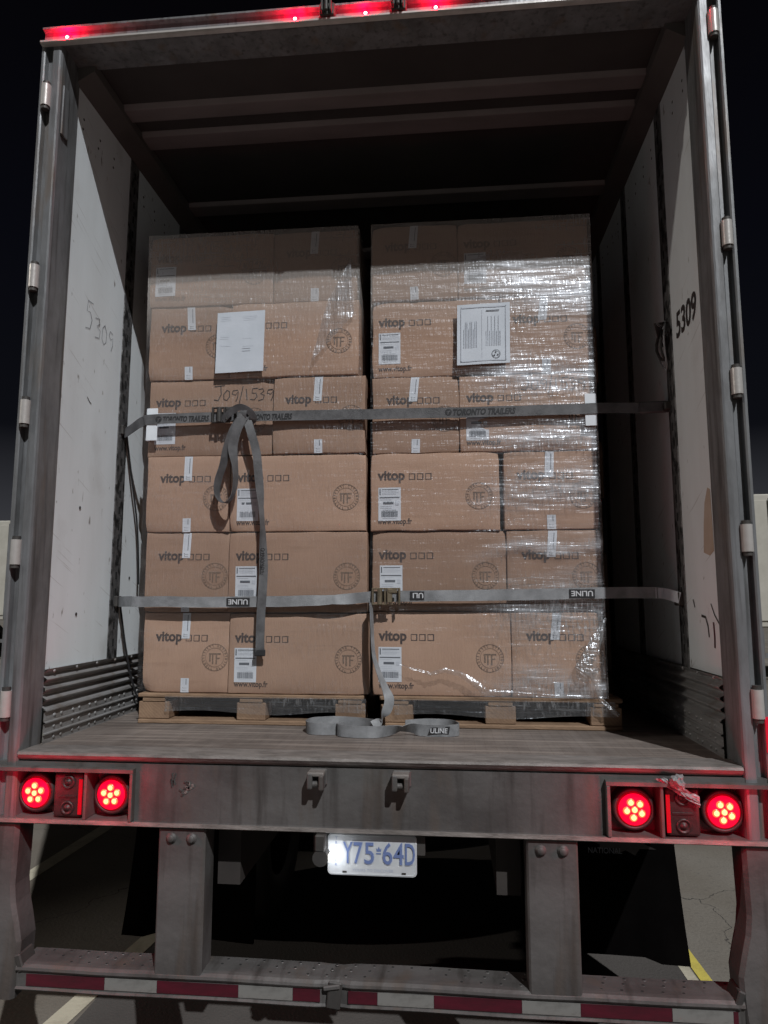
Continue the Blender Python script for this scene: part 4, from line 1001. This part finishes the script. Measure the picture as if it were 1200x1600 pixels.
# ------------------------------------------------------------------ upper strap
US = empty('cargo_strap', (-.1, .575, 1.335)); tag(US, 'dark grey printed cargo strap tied in a knot across the third tier', 'cargo strap', 'ratchet straps across the load')
YS = .567; z_u = 1.336; V = (0, 0, 1)
m = MB()
m.ribbon([(-1.212, .665, 1.300), (-1.15, .622, 1.314), (-1.085, .577, 1.330), (-1.02, YS, 1.337), (-.60, YS, 1.340), (-.05, YS, 1.336), (.45, YS, 1.333), (.90, YS, 1.336), (1.02, YS + .004, 1.336), (1.13, .575, 1.334)], [V] * 10, .046, .0022, 'webbing_dark')
def strap_text(m, t, x0, x1, z, rot=False, y=YS - .0022, mt='webbing_print', size=.036, shear=.25):
    m.text(t, size, (x0, y, z - size * .36), mt, bold=.045, width=x1 - x0, shear=shear)
for a, b in ((-.985, -.770), (-.600, -.391), (.318, .586)):
    strap_text(m, 'TORONTO TRAILERS', a, b, 1.335)
    c = Vector((a - .020, YS - .0022, 1.335)); n = 14
    m.add([c + Vector((.015 * math.cos(2 * math.pi * i / n), 0, .015 * math.sin(2 * math.pi * i / n))) for i in range(n)], [list(range(n))], 'webbing_print')
    m.add([c + Vector((dx, -.0006, dz)) for dx, dz in ((-.009, .003), (.009, .007), (.009, .003), (.002, .001), (-.001, -.011), (-.005, -.011), (-.002, .0))], [list(range(7))], 'webbing_dark')
m.build('webbing', US)
m = MB(); m.box(1.10, 1.215, .560, .578, 1.310, 1.360, 'webbing_dark', .006, Matrix.Rotation(R(-6), 3, 'Z')); m.box(1.195, 1.228, .53, .585, 1.315, 1.350, 'dark_metal', .004); m.build('end_fitting', US)
m = MB(); m.box(-1.229, -1.208, .640, .690, 1.290, 1.335, 'dark_metal', .004); m.build('end_fitting', US)
def buckle(parent, x0, x1, z, y, frame='dark_metal'):
    m = MB(); h = .036
    for a, b in ((x0, x0 + .008), (x0 + .052, x0 + .060), (x1 - .008, x1)): m.box(a, b, y - .022, y - .006, z - h, z + h, frame, .002)
    m.box(x0, x1, y - .020, y - .008, z + h - .007, z + h, frame, .002); m.box(x0, x1 - .03, y - .020, y - .008, z - h, z - h + .006, frame, .002)
    m.cyl((x0 + .034, y - .018, z - h + .004), (x0 + .034, y - .018, z + h - .004), .011, frame, 12)
    m.box(x0 + .064, x0 + .086, y - .030, y - .012, z - h * .75, z + h * .9, frame, .003, Matrix.Rotation(R(14), 3, 'Z'))
    m.box(x0 + .070, x1 - .012, y - .034, y - .028, z + h * .4, z + h * .8, frame, .002)
    m.build('buckle', parent)
buckle(US, -.752, -.640, 1.345, YS)
# knot
m = MB()
m.ribbon([(-.70, .545, 1.318), (-.66, .528, 1.350), (-.615, .520, 1.370), (-.575, .528, 1.352), (-.560, .545, 1.325), (-.575, .556, 1.308)], [(-.5, 0, .8), (-.4, -.2, .9), (0, -.4, .9), (.5, -.3, .7), (.8, 0, .4), (.9, 0, .1)], .030, .003, 'webbing_dark')
m.ribbon([(-.60, .556, 1.30), (-.605, .532, 1.325), (-.600, .526, 1.355), (-.592, .545, 1.372), (-.588, .562, 1.36)], [(1, 0, 0)] * 5, .032, .003, 'webbing_dark')
m.build('knot', US)
# hanging loop and tail
m = MB()
m.ribbon([(-.605, .540, 1.335), (-.640, .525, 1.270), (-.668, .520, 1.190), (-.685, .522, 1.110), (-.708, .530, 1.040), (-.712, .535, .985), (-.690, .528, .952), (-.662, .520, .948), (-.638, .520, .978), (-.628, .526, 1.040), (-.634, .530, 1.110), (-.645, .526, 1.190), (-.628, .520, 1.265), (-.600, .530, 1.335)],
         [(.7, .7, .2), (.8, .6, 0), (.55, .85, 0), (.45, .9, 0), (.5, .85, 0), (.25, .95, 0), (.1, .98, .1), (.0, 1, 0), (-.1, 1, 0), (.15, 1, 0), (.35, .9, 0), (.9, .5, 0), (.95, .3, 0), (.9, .4, 0)], .042, .0022, 'webbing_dark')
m.build('hanging_loop', US)
m = MB(); tp = [(-.590, .545, 1.320), (-.565, .530, 1.255), (-.540, .530, 1.170), (-.530, .535, 1.080), (-.524, .545, 1.000), (-.518, .548, .930), (-.510, .550, .840), (-.507, .553, .760), (-.503, .555, .660), (-.503, .545, .560), (-.508, .550, .480), (-.512, .556, .380), (-.512, .560, .300)]
m.ribbon(tp, [(1, .2, 0), (1, .1, 0), (1, .15, 0), (.95, .3, 0), (.75, .6, 0), (.35, .9, 0), (.25, .95, 0), (.6, .7, 0), (.9, .3, 0), (1, .35, 0), (1, .1, 0), (1, .4, 0), (1, .2, 0)], .037, .0022, 'webbing_dark')
m.text('TORONTO', .026, (-.4965, .5415, .640), 'webbing_print', (0.0, 0, 1), (-1, 0, 0), bold=.02, width=.110)
m.box(-.536, -.488, .554, .562, .290, .318, 'webbing_black', .003)
m.build('hanging_tail', US)

# ------------------------------------------------------------------ lower strap
LS = empty('cargo_strap', (0, .56, .54)); tag(LS, 'light grey cargo strap with black patches and brass buckle, tail coiled on the floor', 'cargo strap', 'ratchet straps across the load')
m = MB(); YL = .562
m.ribbon([(-1.212, .680, .520), (-1.13, .615, .520), (-1.04, .566, .520), (-.66, YL, .518), (-.34, YL, .523), (-.20, YL - .004, .528), (-.08, YL - .006, .536), (0, YL, .541), (.10, YL, .543), (.527, YL, .548), (.92, YL, .556), (1.06, YL, .557), (1.14, .562, .556)],
         [V, V, V, V, V, (.0, .5, .85), (0, -.25, 1), V, V, V, V, V, V], .046, .0022, 'webbing_light')
def uline(m, x0, x1, z, y, up=False, skew=0):
    m.box(x0, x1, y - .0030, y - .0014, z - .0175, z + .0175, 'webbing_black')
    w2 = x1 - x0 - .016; s_ = 1 if up else -1
    m.text('ULINE', .030, (x0 + .008 if up else x1 - .008, y - .0036, z - .0105 * s_), 'white_print', (s_, 0, 0), (0, 0, s_), bold=.02, width=w2)
uline(m, -.664, -.562, .5185, YL - .0012); uline(m, .785, .888, .5535, YL - .0012)
m.box(.128, .188, YL - .0042, YL - .0026, .528, .563, 'webbing_black')
m.text('ULI', .030, (.184, YL - .0050, .556), 'white_print', (-1, 0, 0), (0, 0, -1), bold=.02, width=.044)
m.build('webbing', LS)
m = MB(); m.ribbon([(1.13, .559, .556), (1.155, .575, .555), (1.175, .55, .550), (1.205, .50, .535)], [V, V, (.1, 0, 1), (.1, 0, 1)], .044, .0022, 'sticker'); m.build('end_tag', LS)
m = MB(); m.box(1.20, 1.229, .50, .56, .505, .56, 'dark_metal', .004); m.build('end_fitting', LS)
m = MB(); m.box(-1.229, -1.205, .655, .705, .495, .545, 'dark_metal', .004); m.build('end_fitting', LS)
buckle(LS, -.032, .088, .542, YL, 'buckle_brass')
m = MB()
m.ribbon([(-.035, .540, .515), (-.030, .530, .44), (-.026, .525, .36), (-.018, .520, .29), (.004, .515, .225), (.030, .510, .165), (.045, .505, .125), (.035, .500, .085), (.010, .495, .045), (-.02, .485, .026)],
         [(.12, 1, 0), (.15, 1, 0), (.2, 1, 0), (.25, .95, .1), (.35, .9, .1), (.6, .8, .2), (.9, .2, .3), (.7, .2, .55), (.4, .5, .7), (0, .5, .8)], .040, .0022, 'webbing_light')
m.build('hanging_tail', LS)
m = MB(); Z2 = .0245
cp = [(-.02, .500, Z2 + .002), (-.08, .545, Z2), (-.18, .560, Z2), (-.265, .530, Z2), (-.288, .465, Z2), (-.262, .408, Z2), (-.200, .392, Z2), (-.150, .408, Z2), (-.130, .432, Z2 + .001), (-.152, .405, Z2), (-.135, .370, Z2), (-.07, .350, Z2), (.00, .356, Z2), (.055, .385, Z2), (.10, .408, Z2 + .004), (.140, .420, Z2 + .006), (.175, .410, Z2 + .001), (.24, .402, Z2), (.300, .412, Z2), (.325, .450, Z2), (.29, .530, Z2), (.19, .540, Z2), (.11, .50, Z2)]
wdir = [V] * 23; wdir[9] = (0, .1, 1); wdir[13] = (0, -.4, 1); wdir[14] = (0, -.9, .5); wdir[15] = (0, -.5, .9)
m.ribbon(cp, wdir, .045, .0022, 'webbing_light')
m.add([(.205, .3985, .012), (.285, .4030, .012), (.290, .4035, .041), (.214, .3985, .036)], [[0, 1, 2, 3]], 'webbing_black')
m.text('ULINE', .026, (.213, .3962, .0165), 'white_print', (.9985, .055, 0), (.1, 0, 1), bold=.02, width=.066)
m.build('coiled_tail', LS)
# thin dark strap ends from the wall track down to the floor
for par, pts in ((US, [(-1.206, .675, 1.295), (-1.203, .74, 1.10), (-1.201, .81, .90), (-1.199, .84, .72), (-1.199, .85, .60)]),
                 (LS, [(-1.204, .690, .495), (-1.199, .74, .33), (-1.190, .80, .17), (-1.18, .86, .06), (-1.17, .89, .010), (-1.13, .90, .006)])):
    m = MB(); m.ribbon(pts, [(0, 1, .1)] * len(pts), .014, .003, 'webbing_black'); m.build('loose_end', par)
# tied bands on the right track
m = MB()
for r_, mt in ((0, 'webbing_light'), (1, 'dark_metal')):
    pts = []
    for i in range(15):
        a = math.pi * 2 * i / 14; pts.append((1.206 - .010 * r_ - .02 * math.sin(a) ** 2, .515 + .045 * math.sin(a) * (1 - .4 * r_), 1.585 + (.105 - .04 * r_) * math.cos(a)))
    m.tube(pts, .0035 + .002 * r_, mt, 6)
for k in range(5): m.tube([(1.21, .50, 1.68), (1.19 - .01 * k, .50 - .015 * k + .02, 1.66), (1.20, .47 + .02 * k, 1.62 - .012 * k)], .004, 'dark_metal', 6)
tag(m.build('tied_cord'), 'bundle of tied pale and dark cords hanging on the right wall track', 'cord')

# edge protectors
for lab_, x0, x1, z0, z1 in (('white cardboard corner protector behind the dark strap on the left stack edge', -1.062, -1.012, 1.240, 1.389), ('white cardboard corner protector behind the dark strap on the right stack edge', .878, .926, 1.262, 1.402)):
    m = MB(); m.box(x0, x1, .5705, .5735, z0, z1, 'edge_protector', .001)
    xs = x0 if x0 < 0 else x1
    m.box(xs - .0035, xs + .0005, .5740, .62, z0, z1, 'edge_protector', .001)
    o = m.build('corner_protector'); tag(o, lab_, 'corner protector', 'corner protectors under the upper strap')

# crumpled tape stuck on the right lamp box
m = MB(); q = []; n = 9
for j in range(n):
    for i in range(n):
        u, v = i / (n - 1), j / (n - 1); x = .965 + .105 * u - .03 * v * (1 - u); z = -.030 - .055 * u - .035 * v + .03 * (1 - u) * v
        q.append((x, -.012 - .022 * abs(noise.noise(Vector((u * 7, v * 7, 3)))), z + .008 * noise.noise(Vector((u * 9, v * 9, 8)))))
m.add(q, [[j * n + i, j * n + i + 1, (j + 1) * n + i + 1, (j + 1) * n + i] for j in range(n - 1) for i in range(n - 1)], 'film_clump', False)
bm = bmesh.new(); bmesh.ops.create_icosphere(bm, subdivisions=3, radius=.022)
for v in bm.verts: v.co *= 1 + .6 * noise.noise(v.co * 70); v.co += Vector((1.005, -.022, -.040))
m.bm(bm, 'film_clump')
tag(m.build('crumpled_tape'), 'crumpled piece of clear tape stuck over the right lamp box', 'tape')

# ------------------------------------------------------------------ neighbours across the yard
def parked(cx, y, label):
    t = empty('parked_trailer', (cx, y, GZ)); tag(t, label, 'trailer', 'white trailers parked across the yard')
    m = MB(); m.box(cx - 1.3, cx + 1.3, y, y + 13.5, GZ + 1.15, GZ + 4.1, 'neighbour_white', .03); m.build('body', t)
    for sx in (-1, 1):
        m = MB(); a, b = sorted((cx + sx * .01, cx + sx * 1.20)); m.box(a, b, y - .03, y - .002, GZ + 1.3, GZ + 3.95, 'neighbour_white', .005); d = m.build('door', t)
        for k in (.35, .9):
            m = MB(); x = cx + sx * k; m.cyl((x, y - .06, GZ + 1.2), (x, y - .06, GZ + 4.0), .018, 'galvanised', 8); m.build('locking_rod', d)
        m = MB(); m.box(cx + sx * 1.12 - .08, cx + sx * 1.12 + .08, y - .06, y - .005, GZ + 1.16, GZ + 1.26, 'tape_red', .01); m.build('tail_lamp', t)
    m = MB(); m.box(cx - 1.25, cx + 1.25, y + .02, y + .12, GZ + .5, GZ + .6, 'galvanised'); m.box(cx - .7, cx - .6, y + .02, y + .12, GZ + .6, GZ + 1.15, 'galvanised'); m.box(cx + .6, cx + .7, y + .02, y + .12, GZ + .6, GZ + 1.15, 'galvanised'); m.build('bumper_bar', t)
    for yy in (1.4, 2.7):
        for x in (-1.05, 1.05):
            m = MB(); s_ = 1 if x > 0 else -1
            m.lathe((cx + x, y + yy, GZ + .515), (s_, 0, 0), [(.29, -.2), (.47, -.2), (.515, -.14), (.515, .14), (.47, .2), (.29, .2)], 'rubber', 28); m.lathe((cx + x, y + yy, GZ + .515), (s_, 0, 0), [(.29, .2), (.2, .05), (0, .08)], 'galvanised', 20); m.build('wheel', t)
parked(-13.1, 17.0, 'white box trailer parked across the yard at far left')
parked(7.7, 13.6, 'cream box trailer parked across the yard at far right')
